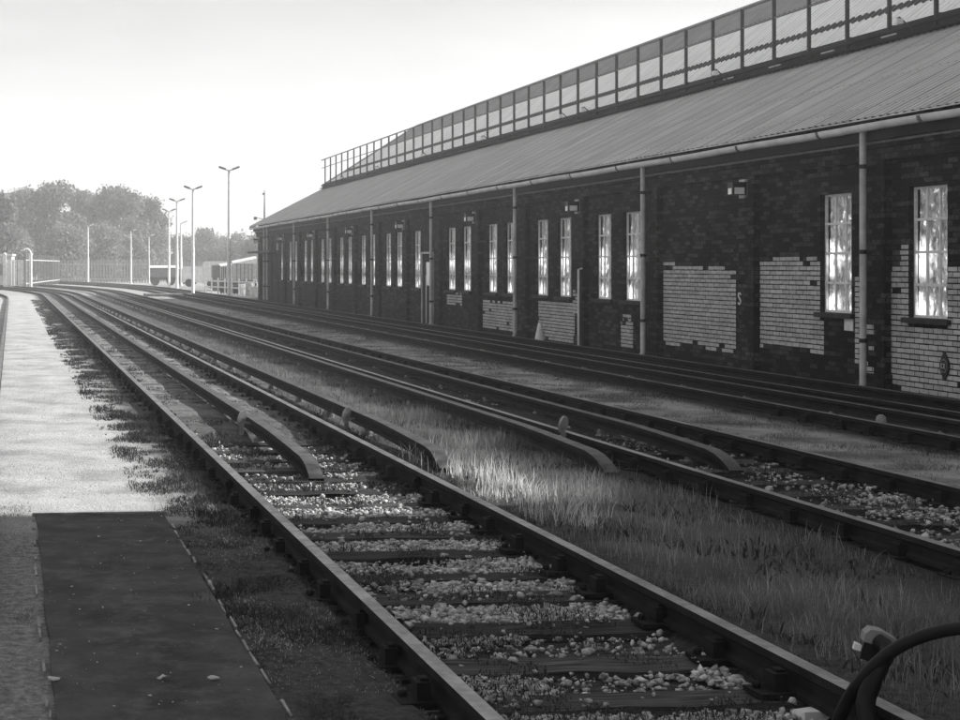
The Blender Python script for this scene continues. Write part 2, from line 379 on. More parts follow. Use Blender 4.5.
def chair_mesh(x):
    m = MB(); m.box(x-.17, x+.17, -.085, .085, .03, .052)
    m.box(x-.095, x-.038, -.05, .05, .052, .125); m.box(x+.038, x+.095, -.05, .05, .052, .118)
    m.box(x-.075, x-.04, -.028, .028, .1, .138)
    for sx in (-.135, .135): m.lathe([(.02, .052), (.02, .07), (.012, .078)], (x+sx, .03, 0), 6)
    return m
def insul(m, x, y, zt, big=1.0):
    m.lathe([(.085*big, -.02), (.09*big, .008), (.07*big, .02), (.055*big, zt*.45), (.062*big, zt*.5), (.05*big, zt*.8), (.04*big, zt)], (x, y, 0), 10)
random.seed(5)
def track(label, xc, y0, y1, path, top, cond=(), s0=0, sstep=.68, nsl=100, chairs=60, Y0=90):
    t = tag(empty('railway_track', (xc, y0, 0)), label, 'railway track', 'parallel railway tracks of the depot yard')
    inv = Matrix.Translation(Vector((-xc, -y0, 0)))
    def place(o):
        o.parent = t; o.matrix_parent_inverse = inv; return o
    for s in (-.7525, .7525):
        m = MB(); ys = ysamp(y0, y1, Y0)
        sweep(m, RAILP, xc+s, path, ys, 0)
        place(m.build('rail', [M['rail_side'], M[top[0 if s < 0 else 1]]]))
    sm = []
    for k, b in enumerate(SL):
        me = bpy.data.meshes.new('sleeper'); me.from_pydata(b.v, [], b.f); me.materials.append(M['sleeper']); me.update(); sm.append(me)
    ch = []
    for x in (-.7525, .7525):
        b = chair_mesh(x); me = bpy.data.meshes.new('rail_chair'); me.from_pydata(b.v, [], b.f); me.materials.append(M['chair']); me.update(); ch.append(me)
    y = y0+s0; n = 0
    while y < y1 and n < nsl:
        p, d = path(xc, y)
        o = bpy.data.objects.new('sleeper', sm[n % 4]); col.objects.link(o)
        o.location = p+Vector((random.uniform(-.03, .03), random.uniform(-.02, .02), random.uniform(-.012, .006))); o.rotation_euler = (random.uniform(-.02, .02), 0, math.atan2(-d.x, d.y)+random.uniform(-.008, .008))
        place(o)
        if n < chairs:
            for c_ in ch:
                q = bpy.data.objects.new('rail_chair', c_); col.objects.link(q); q.parent = o
        y += sstep*random.uniform(.97, 1.03); n += 1
    if y < y1 and nsl:
        m = MB()
        while y < y1:
            p, d = path(xc, y); T = Matrix.Translation(p) @ Matrix.Rotation(math.atan2(-d.x, d.y), 4, 'Z')
            m.box(-1.29, 1.29, -.125, .125, -.12, .02, 0, 0, T); y += sstep
        place(tag(m.build('sleepers', M['sleeper']), kind='stuff'))
    for (xo, zt, ya, yb, ramp) in cond:
        m = MB(); ys = [ya, ya+.05, ya+.12, ya+.2, ya+.32, ya+.5, ya+1.0, ya+1.6, ya+2.2, ya+2.6]+[y for y in ysamp(ya+4, yb, Y0)] if ramp else ysamp(ya, yb, Y0)
        def dz(y, ya=ya, zt=zt, ramp=ramp):
            if not ramp: return zt
            k = max(0, 1-(y-ya)/2.4); e = max(0, 1-(y-ya)/.3)
            e = max(0, 1-(y-ya)/.55); return zt-.05*k**1.2-.12*e**2.2
        def wd(y, ya=ya, ramp=ramp):
            return 1+(.22*max(0, min(1, 1.3-(y-ya)/2.4)) if ramp else 0)
        sweep(m, CONDP, xo, path, ys, dz, wd)
        c = place(m.build('conductor_rail', [M['rail_side'], M['cond_top']]))
        y = ya+.9; k = 0
        b = MB(); insul(b, 0, 0, zt-.13); 
        if b.v:
            me = bpy.data.meshes.new('insulator'); me.from_pydata(b.v, [], b.f); me.materials.append(M['porcelain']); me.polygons.foreach_set('use_smooth', [True]*len(me.polygons)); me.update()
        while y < min(yb, 95) and k < 45:
            p, d = path(xo, y)
            o = bpy.data.objects.new('insulator', me); col.objects.link(o); o.parent = c
            o.location = p+Vector((-.015, 0, 0)); o.scale = (random.uniform(.8, 1.2), random.uniform(.8, 1.2), 1); y += 2.04*random.uniform(.9, 1.1); k += 1
        # upright anchor plate beside the conductor rail
        if ramp in (1, 3):
            ax, ay = (xo-.11, ya+3.6) if ramp == 1 else (xo+.32, ya+2.1)
            ap = MB(); pts = [(math.cos(a)*.042, math.sin(a)*.085) for a in [math.pi*2*i/14 for i in range(14)]]
            T = Matrix.Translation(Vector((ax, ay, .2 if ramp == 1 else .27))) @ Matrix.Rotation(.25, 4, 'Y') @ Matrix.Rotation(.2, 4, 'Z')
            A = [T @ Vector((a, -.02, b_)) for a, b_ in pts]; B = [T @ Vector((a, .02, b_)) for a, b_ in pts]
            ap.face(A); ap.face(B[::-1]); ap.grid([B, A], 0, False, True)
            ap.box(ax-.02, ax+.02, ay-.02, ay+.02, .02, .2)
            ap.tube([(ax+.01, ay, .15), (xo, ay, .15)], .018, 8)
            q = ap.build('anchor_plate', M['porcelain']); q.parent = c
    return t
pA = bend(86, 165); pB = bend(96, 185); pC = bend(104, 210); pD = bend(80, 150)
track('nearest railway track, beside the asphalt patch, with sunlit pale ballast between its rails', 2.49, 4.0, 190, pA, ('rail_top', 'rail_top'),
      ((2.52, .215, 13.1, 180, True), (3.70, .25, 13.4, 180, True)), s0=.35, Y0=86)
track('middle railway track between the tall grass and the wall-side track', 6.20, 5.0, 195, pB, ('rail_top', 'rail_dull'),
      ((6.22, .215, 13.3, 185, 2), (5.00, .25, 13.0, 185, 3)), s0=.2, Y0=96)
track('dark railway track running tight along the foot of the brick shed wall', 9.75, 5.0, 200, pC, ('rail_dull', 'rail_top'),
      ((9.70, .215, 5, 190, False), (10.94, .25, 5, 190, False)), s0=.1, nsl=60, chairs=20, Y0=104)
track('railway track at the extreme left edge beyond the pale grass', -.95, 8, 180, pD, ('rail_dull', 'rail_top'), (), nsl=0, chairs=0, Y0=80)
# light anchor of the wall-side track, seen against its near rail
m = MB(); pC0 = at(881, gd(424, .1), .1)
m.lathe([(.05, -.1), (.06, -.04), (.055, .03), (.045, .08), (.02, .1)], pC0, 12)
tag(m.build('marker_post', M['porcelain']), 'small pale rounded post on the near rail of the wall-side track', 'post')
# ------------------------------------------------------------------ ballast stones and grass
def icos():
    p = (1+5**.5)/2
    v = np.array([(-1, p, 0), (1, p, 0), (-1, -p, 0), (1, -p, 0), (0, -1, p), (0, 1, p), (0, -1, -p), (0, 1, -p), (p, 0, -1), (p, 0, 1), (-p, 0, -1), (-p, 0, 1)], float)/1.9
    f = [(0, 11, 5), (0, 5, 1), (0, 1, 7), (0, 7, 10), (0, 10, 11), (1, 5, 9), (5, 11, 4), (11, 10, 2), (10, 7, 6), (7, 1, 8), (3, 9, 4), (3, 4, 2), (3, 2, 6), (3, 6, 8), (3, 8, 9), (4, 9, 5), (2, 4, 11), (6, 2, 10), (8, 6, 7), (9, 8, 1)]
    return v, f
IV, IF = icos()
def stones(name, pts, smin, smax, label=None):
    n = len(pts)
    V = IV[None]*(1+rng.uniform(-.38, .38, (n, 12, 1)))+rng.normal(0, .12, (n, 12, 3))
    V *= rng.uniform(.6, 1.25, (n, 1, 3)); V[:, :, 2] *= .75
    s = rng.uniform(smin, smax, (n, 1, 1))*rng.choice([.45, .6, .8, 1, 1.25, 1.6], (n, 1, 1))
    a = rng.uniform(0, 6.28, n); ca, sa = np.cos(a)[:, None], np.sin(a)[:, None]
    V = V*s; x = V[:, :, 0]*ca-V[:, :, 1]*sa; y = V[:, :, 0]*sa+V[:, :, 1]*ca
    V = np.stack([x, y, V[:, :, 2]], 2)+pts[:, None, :]
    o = np_mesh(name, V, IF, M['stone']); return tag(o, label, None, None, 'stuff')
def fbm(x, y, s, sd=0): return np.array([mnoise.fractal(Vector((a*s+sd, b*s, sd)), 1, 2, 3) for a, b in zip(x, y)])
def scatter(n, x0, x1, y0, y1, near=True):
    x = rng.uniform(x0, x1, n)
    u = rng.uniform(0, 1, n)
    y = (y0*(y1/y0)**u) if near else y0+(y1-y0)*u
    return x, y
x, y = scatter(90000, 1.80, 3.18, 5, 30)
f = fbm(x, y, .9, 3); keep = (f > -.14)|(rng.random(len(x)) < .12)
ph = ((y-4.35) % .68)/.68      # thinner on the sleepers
ons = (ph < .19)|(ph > .81)
keep &= ~(ons & (rng.random(len(x)) < .95)); keep &= ~((y > 14)&(rng.random(len(x)) < .6))
x, y, ons = x[keep], y[keep], ons[keep]
z = np.where(ons, .032, -.006)+rng.uniform(-.012, .016, len(x))
stones('ballast', np.stack([x, y, z], 1), .008, .018, 'pale ballast between the rails of the nearest track')
x, y = scatter(20000, 5.5, 6.95, 6, 26); f = fbm(x, y, .8, 9); k = (f > -.02)|(rng.random(len(x)) < .1)
ph = ((y-5.2) % .68)/.68; ons = (ph < .19)|(ph > .81); k &= ~(ons & (rng.random(len(x)) < .8)); k &= ~((y > 12)&(rng.random(len(x)) < .65)); x, y = x[k], y[k]
stones('ballast', np.stack([x, y, .015+rng.uniform(-.015, .02, len(x))], 1), .010, .020, 'pale ballast between the rails of the middle track')
# scattered stones and litter
x, y = scatter(900, 1.1, 11.5, 6, 60)
stones('loose_stones', np.stack([x, y, .01+0*x], 1), .008, .026, 'loose stones strewn over the yard')
x, y = scatter(260, .2, 1.04, 5, 11.2); stones('grit', np.stack([x, y, .066+0*x], 1), .002, .006, 'loose grit lying on the asphalt patch')
def blades(name, x, y, h, wd, lean, mat, label=None, z0=.03, bend_=.5):
    n = len(x); a = rng.uniform(0, 6.28, n); la = rng.uniform(0, 6.28, n); ln = rng.uniform(0, lean, n)*h
    dx, dy = np.cos(a)*wd, np.sin(a)*wd; lx, ly = np.cos(la)*ln, np.sin(la)*ln
    V = np.zeros((n, 5, 3))
    V[:, 0] = np.stack([x-dx, y-dy, z0+0*x], 1); V[:, 1] = np.stack([x+dx, y+dy, z0+0*x], 1)
    k = .55
    V[:, 2] = np.stack([x+dx*.7+lx*.3, y+dy*.7+ly*.3, z0+h*k], 1); V[:, 3] = np.stack([x-dx*.7+lx*.3, y-dy*.7+ly*.3, z0+h*k], 1)
    V[:, 4] = np.stack([x+lx, y+ly, z0+h*(1-.2*ln/h)], 1)
    o = np_mesh(name, V, [(0, 1, 2, 3), (3, 2, 4)], mat); return tag(o, label, None, None, 'stuff')
# tall grass between the nearest and the middle track
x, y = scatter(150000, 3.50, 5.15, 5.5, 60)
edge = np.minimum((x-3.42)*.6, 5.2-x); f = fbm(x, y, .8, 1)
x = x+.06*f
k = (rng.random(len(x)) < np.clip(.25+edge*2.2, 0, 1)*np.clip(.62+f*1.6, .12, 1)) & ~((x < 4.15) & (y > 11) & (f < .1) & (rng.random(len(x)) < .5))
x, y, f, edge = x[k], y[k], f[k], edge[k]
h = (.035+.12*rng.random(len(x))**2.0)*(.75+.9*np.clip(f+.15, 0, 1))*np.clip(.55+edge, 0, 1)
h = np.where(y > 22, h*.6, h)
blades('tall_grass', x, y, h, .0016+.0012*rng.random(len(x))*np.clip(y/10, 1, 3), .55, M['grass_mid'], 'tall grass growing between the nearest and the middle track')
x, y = scatter(5200, 3.55, 5.2, 6, 40); f = fbm(x, y, 1.1, 77); k = f > -.02; x, y, f = x[k], y[k], f[k]
blades('tall_grass', x, y, (.08+.13*rng.random(len(x)))*(.7+np.clip(f, 0, .6)), .0017+0*x, .7, M['grass_stem'], 'thin pale stems standing above the grass between the tracks')
x, y = scatter(6000, 3.6, 5.2, 6, 40); f = fbm(x, y, 1.4, 78); k = f > .12; x, y = x[k], y[k]
blades('weeds', x, y, .04+.06*rng.random(len(x)), .009+0*x, 1.8, M['weed'], 'broad leaved dark weeds among the grass between the tracks')
# bright dry tufts at the conductor ramp
cx_, cy_ = [], []
for (tx, ty, nn, sp) in [(3.95, 12.6, 90, .1), (4.0, 12.0, 80, .1), (3.8, 13.3, 70, .1), (3.9, 11.5, 70, .1), (4.05, 10.9, 60, .09), (3.75, 11.0, 40, .08), (3.72, 14.2, 50, .1), (3.9, 10.5, 30, .05), (4.1, 13.2, 60, .12), (3.65, 11.9, 40, .06), (3.85, 15.2, 50, .12)]:
    cx_.append(rng.normal(tx-.05, sp*.8, int(nn*1.3))); cy_.append(rng.normal(ty, sp*2.2, int(nn*1.3)))
x, y = np.concatenate(cx_), np.concatenate(cy_)
blades('dry_grass', x, y, (.07+.15*rng.random(len(x))**1.4), .0024+0*x, .5, M['grass_dry'], 'bright dry grass tufts beside the end of the outer conductor rail')
# one tall seed-head clump
m = MB(); p0 = at(566, gd(531), 0)
for i in range(9):
    a = random.uniform(-.5, .5); L = random.uniform(.2, .36); s = random.choice((-.3, 1, 1.2))
    pts = [p0+Vector((a*.1, 0, 0))+Vector((s*.16*k*k*L/.3*(.5+abs(a)), .03*a*k, L*k*(1-.12*k*k))) for k in (0, .25, .5, .75, 1)]
    m.tube(pts, [.0014, .0015, .002, .0035, .001], 5)
tag(m.build('grass_plant', M['grass_dry']), 'tall arching pale grass clump standing right of the near rail', 'plant')
# pale mown verge on the left, in short blades
x, y = scatter(120000, -2.2, 1.62, 6.5, 45); f = fbm(x, y, .5, 21)
k = ~((x > .13)&(x < 1.1)&(y < 11.3)); k &= (rng.random(len(x)) < np.clip(.75+f*1.5, .15, 1)); x, y = x[k], y[k]
blades('verge_grass', x, y, .012+.022*rng.random(len(x)), .0022+.0006*y/10, 1.4, M['grass_pale'], 'pale short grass verge on the left')
# dark weeds along the rails
def weeds(n, x0, x1, y0, y1, sd, hmax, label, thr=0.0, mat='weed', wd=.004):
    x, y = scatter(n, x0, x1, y0, y1); f = fbm(x, y, 1.7, sd); k = (f > thr) & (rng.random(len(x)) < np.clip((x-x0)/.3+f*.5, .0, 1)) & (rng.random(len(x)) < np.clip((x1-x)/.12, .1, 1)); x, y, f = x[k], y[k], f[k]
    hmax = hmax*np.clip(y/13, .45, 1)
    blades('weeds', x, y, (.012+hmax*rng.random(len(x)))*(.6+np.clip(f, 0, 1)), wd*(.6+.9*rng.random(len(x)))*np.clip(y/14, .7, 3), 1.8, M[mat], label)
weeds(110000, .92, 1.68, 6, 80, 31, .085, 'dark weeds along the left rail of the nearest track', -.1)
weeds(50000, 1.75, 3.2, 6, 60, 33, .05, 'dark weeds growing through the ballast', .12)
weeds(50000, 3.30, 3.62, 6, 70, 35, .08, 'dark weeds beside the right rail of the nearest track', -.05)
weeds(16000, 5.5, 6.9, 7, 50, 37, .06, 'dark weeds inside the middle track', .02)
weeds(90000, 7.1, 8.75, 8, 60, 39, .06, 'short grass strip between the middle and wall-side tracks', -.12, 'grass_mid', .003)
weeds(14000, 7.0, 7.5, 8, 60, 41, .07, 'dark weeds beside the middle track', -.05)
weeds(12000, 8.3, 8.95, 8, 60, 43, .07, 'dark weeds beside the wall-side track', -.05)
weeds(60000, -2, .16, 6.5, 12, 45, .045, 'weeds left of the asphalt patch', -.2, 'grass_mid', .003)
weeds(90000, 1.08, 1.66, 6.0, 14, 46, .025, 'moss and small weeds right of the asphalt patch', -.5, 'grass_mid', .003)
# ------------------------------------------------------------------ the brick shed
BR = THB-TH   # shed runs slightly to the right of the tracks
phi = math.pi/2-(TH-THB)
origin = Vector((12*math.cos(TH-THB), -12*math.sin(TH-THB), 0))
shed = tag(empty('engine_shed', origin, phi), 'long dark brick engine shed with pale painted patches and a raised glazed ridge', 'shed')
def pu(px, v=12.0):
    k = (px-CX)/F; return v*(math.cos(THB)-k*math.sin(THB))/(k*math.cos(THB)+math.sin(THB))
def dep(u, v=12.0): return u*math.cos(THB)+v*math.sin(THB)
def pz(py, u, v=12.0): return CZ-(py-HY)/F*dep(u, v)
S = pu(518.5)-pu(863); S = S/2      # spacing of downpipes
PIPE0 = pu(863, 11.7)
S = (pu(329.2, 11.75)-PIPE0)/5
U0, U1 = 12.1, pu(258)
piers = []; k = -1
P0 = pu(874, 11.9)
mids = []
for k in range(-2, 9):
    piers.append(P0+k*S); mids.append(P0+k*S+S/2)
piers = [p for p in piers if U0+.3 < p < U1-.3]; mids = [p for p in mids if U0+.3 < p < U1-.3]
allp = sorted(piers+mids)
WZ0, WZ1, WW = 1.10, 2.88, .92
wins = []; skip = {('b', 0)}
door_u = pu(429)
for i, p in enumerate(allp):
    for off in (1.27, 2.87):
        u = p+off
        if u > U1-6.0: continue
        px = CX+F*(12.12*math.cos(THB)-u*math.sin(THB))/dep(u, 12.12)
        if 656 < px < 815: continue           # blank bays
        if 790 < px < 822: continue
        if abs(u-door_u) < .8: continue
        wins.append(u)
# drop the bricked-up window next to the nearest downpipe bay
wins = [u for u in wins if not (P0+2.3 < u < P0+S/2)]
print('windows', len(wins), [round(CX+F*(12.12*math.cos(THB)-u*math.sin(THB))/dep(u, 12.12)) for u in wins])
# wall with openings; local x = along, y = towards the tracks, z = up
m = MB(); TH_ = .35
m.box(U0, U1, -TH_, 0, -.3, WZ0); 
segs = []; openings = sorted([(u-WW/2, u+WW/2, WZ0, WZ1) for u in wins])
DZ = 2.15; dw = .42
c = U0
for a, b, _, _ in openings:
    m.box(c, a, -TH_, 0, WZ0, WZ1); c = b
m.box(c, U1, -TH_, 0, WZ0, WZ1)
m.box(U0, U1, -TH_, 0, WZ1, 3.9)
m.box(U0, U1, -13.0, -12.65, -.3, 3.9)                              # far side wall
wall = m.build('wall', M['brick'], shed)
# gable end walls
m = MB()
for ua, ub in ((U1-.35, U1), (U0, U0+.35)):
    prof = [(-TH_, -.3), (-12.65, -.3), (-12.65, 3.85), (-9.6, 5.7), (-6.5, 7.9), (-3.4, 5.7), (-TH_, 3.85)]
    A = [(ua, y, z) for y, z in prof]; B = [(ub, y, z) for y, z in prof]
    m.face(A); m.face(B[::-1]); m.grid([A, B], 0, False, True)
m.build('end_wall', M['brick'], shed)
PZ = 3.28
for i, p in enumerate(allp):
    m = MB(); m.box(p-.28, p+.28, 0.002, .105, -.3, PZ); m.box(p-.31, p+.31, .002, .125, -.3, .28)
    m.build('pilaster', M['brick'], shed)
m = MB(); m.box(U0, U1, .002, .10, PZ+.002, 3.46); m.box(U0, U1, .002, .15, 3.462, 3.62); m.box(U0, U1, .002, .2, 3.622, 3.72)
m.build('cornice', M['brick'], shed)
m = MB(); m.tube([(U0, .19, 3.53), (U1, .19, 3.53)], .022, 8)
m.build('cable_conduit', M['metal_rail'], shed)
# lintels
for a, b, z0, z1 in openings:
    pass
# windows
fr = MB(); w2 = WW/2; H = WZ1-WZ0; y0_ = -.105
for (a, b, c0, d0) in ((-w2, w2, 0, .035), (-w2, w2, H-.035, H), (-w2, -w2+.035, .035, H-.035), (w2-.035, w2, .035, H-.035)): fr.box(a, b, y0_, y0_+.035, c0, d0)
for i in (1, 2):
    xx = -w2+WW*i/3; fr.box(xx-.02, xx+.02, y0_+.004, y0_+.03, .035, H-.035)
for i in (1, 2, 3):
    zz = H*i/4; fr.box(-w2+.035, w2-.035, y0_+.001, y0_+.034, zz-.018, zz+.018)
fr = fr; sill = MB(); sill.box(-w2-.09, w2+.09, -.12, .07, -.075, -.004)
gls = MB(); gls.face([(-w2+.03, y0_+.012, .03), (w2-.03, y0_+.012, .03), (w2-.03, y0_+.012, H-.03), (-w2+.03, y0_+.012, H-.03)][::-1])
sh = MB(); rows = []  # wavy panel added behind the panes to carry the painted light pools
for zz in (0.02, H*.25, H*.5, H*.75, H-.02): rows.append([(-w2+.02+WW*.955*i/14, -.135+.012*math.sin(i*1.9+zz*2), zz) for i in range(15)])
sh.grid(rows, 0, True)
sm_ = None
for i, u in enumerate(wins):
    if i == 0:
        wo = fr.build('window', M['frame'], shed); so_ = sill.build('window_sill', M['metal_dark'], wo); g_ = gls.build('pane', M['glass'], wo); s_ = sh.build('glow_panel', M['win_glow'], wo); proto = wo; kids = [so_, g_, s_]
    else:
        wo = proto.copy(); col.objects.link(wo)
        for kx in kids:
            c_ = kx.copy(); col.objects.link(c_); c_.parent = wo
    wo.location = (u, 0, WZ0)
# small metal grille on two nearest windows
for u in wins[:2]:
    m = MB()
    for k in range(7): m.box(u-.16+k*.05, u-.145+k*.05, -.1, -.09, WZ0+.47, WZ0+.56)
    m.box(u-.18, u+.17, -.105, -.085, WZ0+.455, WZ0+.47); m.build('vent_grille', M['metal_dark'], shed)
# painted brick patches
BW, BH = .225, .075
def patch(name, spans, y=0.0, seed=0):
    """spans: list of (u0,u1,z0,z1); bricks on the wall's own bond"""
    random.seed(seed); m = MB()
    for (ua, ub, za, zb) in spans:
        r0, r1 = int(round(za/BH)), int(round(zb/BH))
        for r in range(r0, r1):
            off = 0 if r % 2 == 0 else .5*BW
            k0 = math.floor((ua-off)/BW)-1; k1 = math.ceil((ub-off)/BW)+1
            for k in range(k0, k1):
                a, b = off+k*BW+.0045, off+(k+1)*BW-.0045
                a, b = max(a, ua), min(b, ub)
                if b-a < .03: continue
                if any((a < q+WW/2+.005 and b > q-WW/2-.005 and r*BH+BH > WZ0-.09 and r*BH < WZ1) for q in wins) and y < .05:
                    for q in wins:
                        if a < q+WW/2 and b > q-WW/2:
                            if a < q-WW/2: b = q-WW/2-.01
                            elif b > q+WW/2: a = q+WW/2+.01
                            else: a = b
                    if b-a < .03: continue
                edge = r in (r0, r1-1)
                wn = mnoise.noise(Vector((a*2.1, r*.21, seed*3.7))); de = min(r-r0, 3)/3.0
                if seed in (1, 2, 3) and wn > .12+.9*de: continue
                if random.random() < (.18 if edge else .012): continue
                j = random.uniform(.0015, .0045)
                z0 = r*BH+.0055; z1 = (r+1)*BH-.0055
                e = .006
                A = [(a+random.uniform(0, e), y+j, z0+random.uniform(0, e)), (b-random.uniform(0, e), y+j, z0+random.uniform(0, e)), (b-random.uniform(0, e), y+j, z1-random.uniform(0, e)), (a+random.uniform(0, e), y+j, z1-random.uniform(0, e))]
                B = [(p[0], y-.002, p[2]) for p in A]
                m.face(A[::-1] if False else A[::-1]); m.grid([B, A], 0, False, True)
    return m.build('painted_patch', M['paint_brick'], shed)
patch('p', [(pu(736), pu(663.5), .3, 1.83), (pu(695), pu(663.5), 1.83, 1.9)], 0, 1)
patch('p', [(pu(824), pu(760), .45, 1.87), (pu(817), pu(760), 1.87, 1.95)], 0, 2)
patch('p', [(pu(862), pu(855), .4, 1.65)], 0, 12)
patch('p', [(U0+4.5, pu(888), .08, 1.8), (pu(911), pu(900), 1.8, 2.1)], 0, 3)
patch('p', [(pu(575), pu(538.5), .1, .98)], 0, 4)
patch('p', [(pu(586), pu(577.5), .75, 1.3)], .105, 5)
patch('p', [(pu(517), pu(483), .15, .93)], 0, 6)
patch('p', [(pu(462), pu(447), .65, 1.05)], 0, 7)
patch('p', [(pu(633), pu(621), .15, .65), (pu(631), pu(623), .65, .8)], 0, 8)
for k_, sp_ in enumerate([(pu(881), pu(873), .8, .95), (pu(881), pu(876), .55, .7), (pu(881), pu(874), .25, .45)]): patch('p', [sp_], .105, 20+k_)
random.seed(99)
# notices, lettering and badge on the wall
def plate(name, pxa, pxb, pya, pyb, mat, y=0.0, parent=shed):
    a, b = pu(pxb), pu(pxa); z1, z0 = pz(pya, a), pz(pyb, a); m = MB(); m.box(a, b, y+.006, y+.02, z0, z1); return m.build(name, mat, parent)
plate('notice', 845.5, 854, 319, 331, M['white']); plate('notice', 428, 432, 294, 303, M['white'])
m = MB(); ue = pu(747); zc = pz(299, ue); 
pts = [(ue-a*.9, .13, zc+b*.9) for a, b in ((.05, .08), (.02, .11), (-.03, .11), (-.05, .07), (-.02, .03), (.02, .0), (.05, -.04), (.03, -.09), (-.02, -.1), (-.05, -.07))]
m.tube(pts, .014, 6); m.build('painted_letter', M['white'], shed)
m = MB(); ub_ = pu(946); zb_ = pz(366, ub_)
T = lambda a, b, y: (ub_+a, y, zb_+b)
NB = 28
for (ra, rb, ya, yb, mi) in ((.105, .125, .006, .03, 0), (.075, .095, .03, .036, 1), (.06, .075, .03, .04, 0)):
    A = [T(ra*math.cos(i*2*math.pi/NB), rb*math.sin(i*2*math.pi/NB), ya) for i in range(NB)]; B = [T(ra*math.cos(i*2*math.pi/NB), rb*math.sin(i*2*math.pi/NB), yb) for i in range(NB)]
    m.face(B[::-1], mi); m.grid([A, B], mi, False, True)
for sg in (1, -1):
    A = [T(-.06, sg*.11, .008), T(.06, sg*.11, .008), T(0, sg*.19, .008)]; B = [(p[0], .03, p[2]) for p in A]
    m.face(B); m.grid([A, B], 0, False, True)
m.build('badge', [M['metal_dark'], M['metal_rail']], shed)
m = MB(); m.box(ub_-.035, ub_-.02, .04, .046, zb_-.035, zb_+.035); m.box(ub_+.0, ub_+.045, .04, .046, zb_+.02, zb_+.03); m.box(ub_+.0, ub_+.045, .04, .046, zb_-.03, zb_-.02); m.box(ub_+.035, ub_+.045, .04, .046, zb_-.018, zb_+.018)
m.build('badge_mark', M['pipe'], shed)
# door with pale frame
m = MB(); m.box(door_u-.55, door_u+.55, .003, .05, -.02, DZ); d = m.build('door', M['render_dark'], shed)
m = MB(); m.box(door_u-.62, door_u-.56, .003, .09, -.02, DZ+.06); m.box(door_u+.56, door_u+.62, .003, .09, -.02, DZ+.06); m.box(door_u-.56, door_u+.56, .003, .09, DZ+.005, DZ+.06); m.build('door_frame', M['pipe'], d)
m = MB(); m.box(door_u-.3, door_u+.1, .052, .06, 1.2, 1.9); m.build('door_window', M['lens'], d)
m = MB(); m.box(door_u+.42, door_u+.45, .052, .1, .95, 1.1); m.build('handle', M['metal_rail'], d)
# canopy and big doorway at the far end
uc = pu(271)
m = MB(); m.box(pu(281), U1+.1, .002, .55, 2.42, 2.52); m.build('canopy', M['metal_dark'], shed)
m = MB(); m.box(pu(279), pu(266), .003, .06, 0, 2.4); m.build('double_door', M['render_dark'], shed)
# gutter
m = MB(); n = 10; gy = .35; gzc = 3.77
rows = []
for u in np.arange(U0, U1+.5, 1.0):
    sag = .006*math.sin(u*1.3)+.004*math.sin(u*.37)
    rows.append([(u, gy+.085*math.cos(a), gzc+.095*math.sin(a)+sag) for a in [math.pi-math.pi*1.0*i/n+math.pi for i in range(n+1)]])
m.grid(rows, 0, True); 
rows2 = [[(p[0], gy+(p[1]-gy)*.92, gzc+(p[2]-gzc)*.92+.004) for p in r] for r in rows]; m.grid(rows2, 0, True)
m.grid([[r[0] for r in rows], [r[0] for r in rows2]]); m.grid([[r[-1] for r in rows2], [r[-1] for r in rows]])
gut = m.build('gutter', M['gutter'], shed)
for u in np.arange(P0-S+1.0, U1, S/3.0):
    m = MB(); rr = [[(uu, gy+.093*math.cos(a), gzc+.103*math.sin(a)) for a in [math.pi-math.pi*i/n+math.pi for i in range(n+1)]] for uu in (u-.035, u+.035)]
    m.grid(rr, 0, True); m.grid([[(rr[0][0][0], p[1], p[2]) for p in rr[0]], [(rr[0][0][0], gy+(p[1]-gy)*.9, gzc+(p[2]-gzc)*.9) for p in rr[0]]]); m.build('gutter_joint', M['metal_rail'], gut)
m = MB(); m.box(U0, U1, .205, .262, 3.70, 3.80); m.box(U0, U1, .235, .258, 3.56, 3.698); m.build('fascia', M['fascia'], shed)
# downpipes
for i, p in enumerate(sorted([PIPE0+k*S for k in range(-1, 8)]+[pu(264, 11.7)])):
    m = MB(); m.tube([(p, .30, 3.70), (p, .30, .14), (p, .33, .08)], .047, 12)
    dp = m.build('downpipe', M['pipe'], shed)
    m = MB()
    for zz in (3.2, 2.0, .75): m.tube([(p, .30, zz-.03), (p, .30, zz+.03)], .054, 12); m.box(p-.012, p+.012, .12, .26, zz-.012, zz+.012)
    m.build('pipe_clip', M['metal_dark'] , dp)
# thin white standpipe + dark strip
us = pu(587.5); m = MB(); m.tube([(us, .2, .05), (us, .2, 1.72), (us, .12, 1.74)], .024, 8); m.build('standpipe', M['white'], shed)
m = MB(); m.box(us+.06, us+.2, .11, .13, .05, 1.7); m.build('backing_board', M['black'], shed)
us = pu(437.5); m = MB(); m.tube([(us+1.1, .06, .05), (us+1.1, .06, 1.5)], .02, 8); m.build('standpipe', M['white'], shed)
# bulkhead lamps on the mid pilasters
for p in mids:
    m = MB(); m.box(p-.09, p+.13, .107, .16, 2.93, 3.24)
    l_ = m.build('wall_lamp', M['pipe'], shed)
    m = MB(); m.box(p-.16, p+.02, .162, .40, 2.98, 3.17, 0, .004); m.box(p-.19, p+.05, .162, .42, 3.172, 3.19); m.build('lamp_housing', M['black_gloss'], l_)
    m = MB(); m.box(p-.165, p-.161, .2, .37, 2.99, 3.1); m.box(p-.13, p-.01, .402, .412, 2.99, 3.09); m.build('lamp_lens', M['lens'], l_)
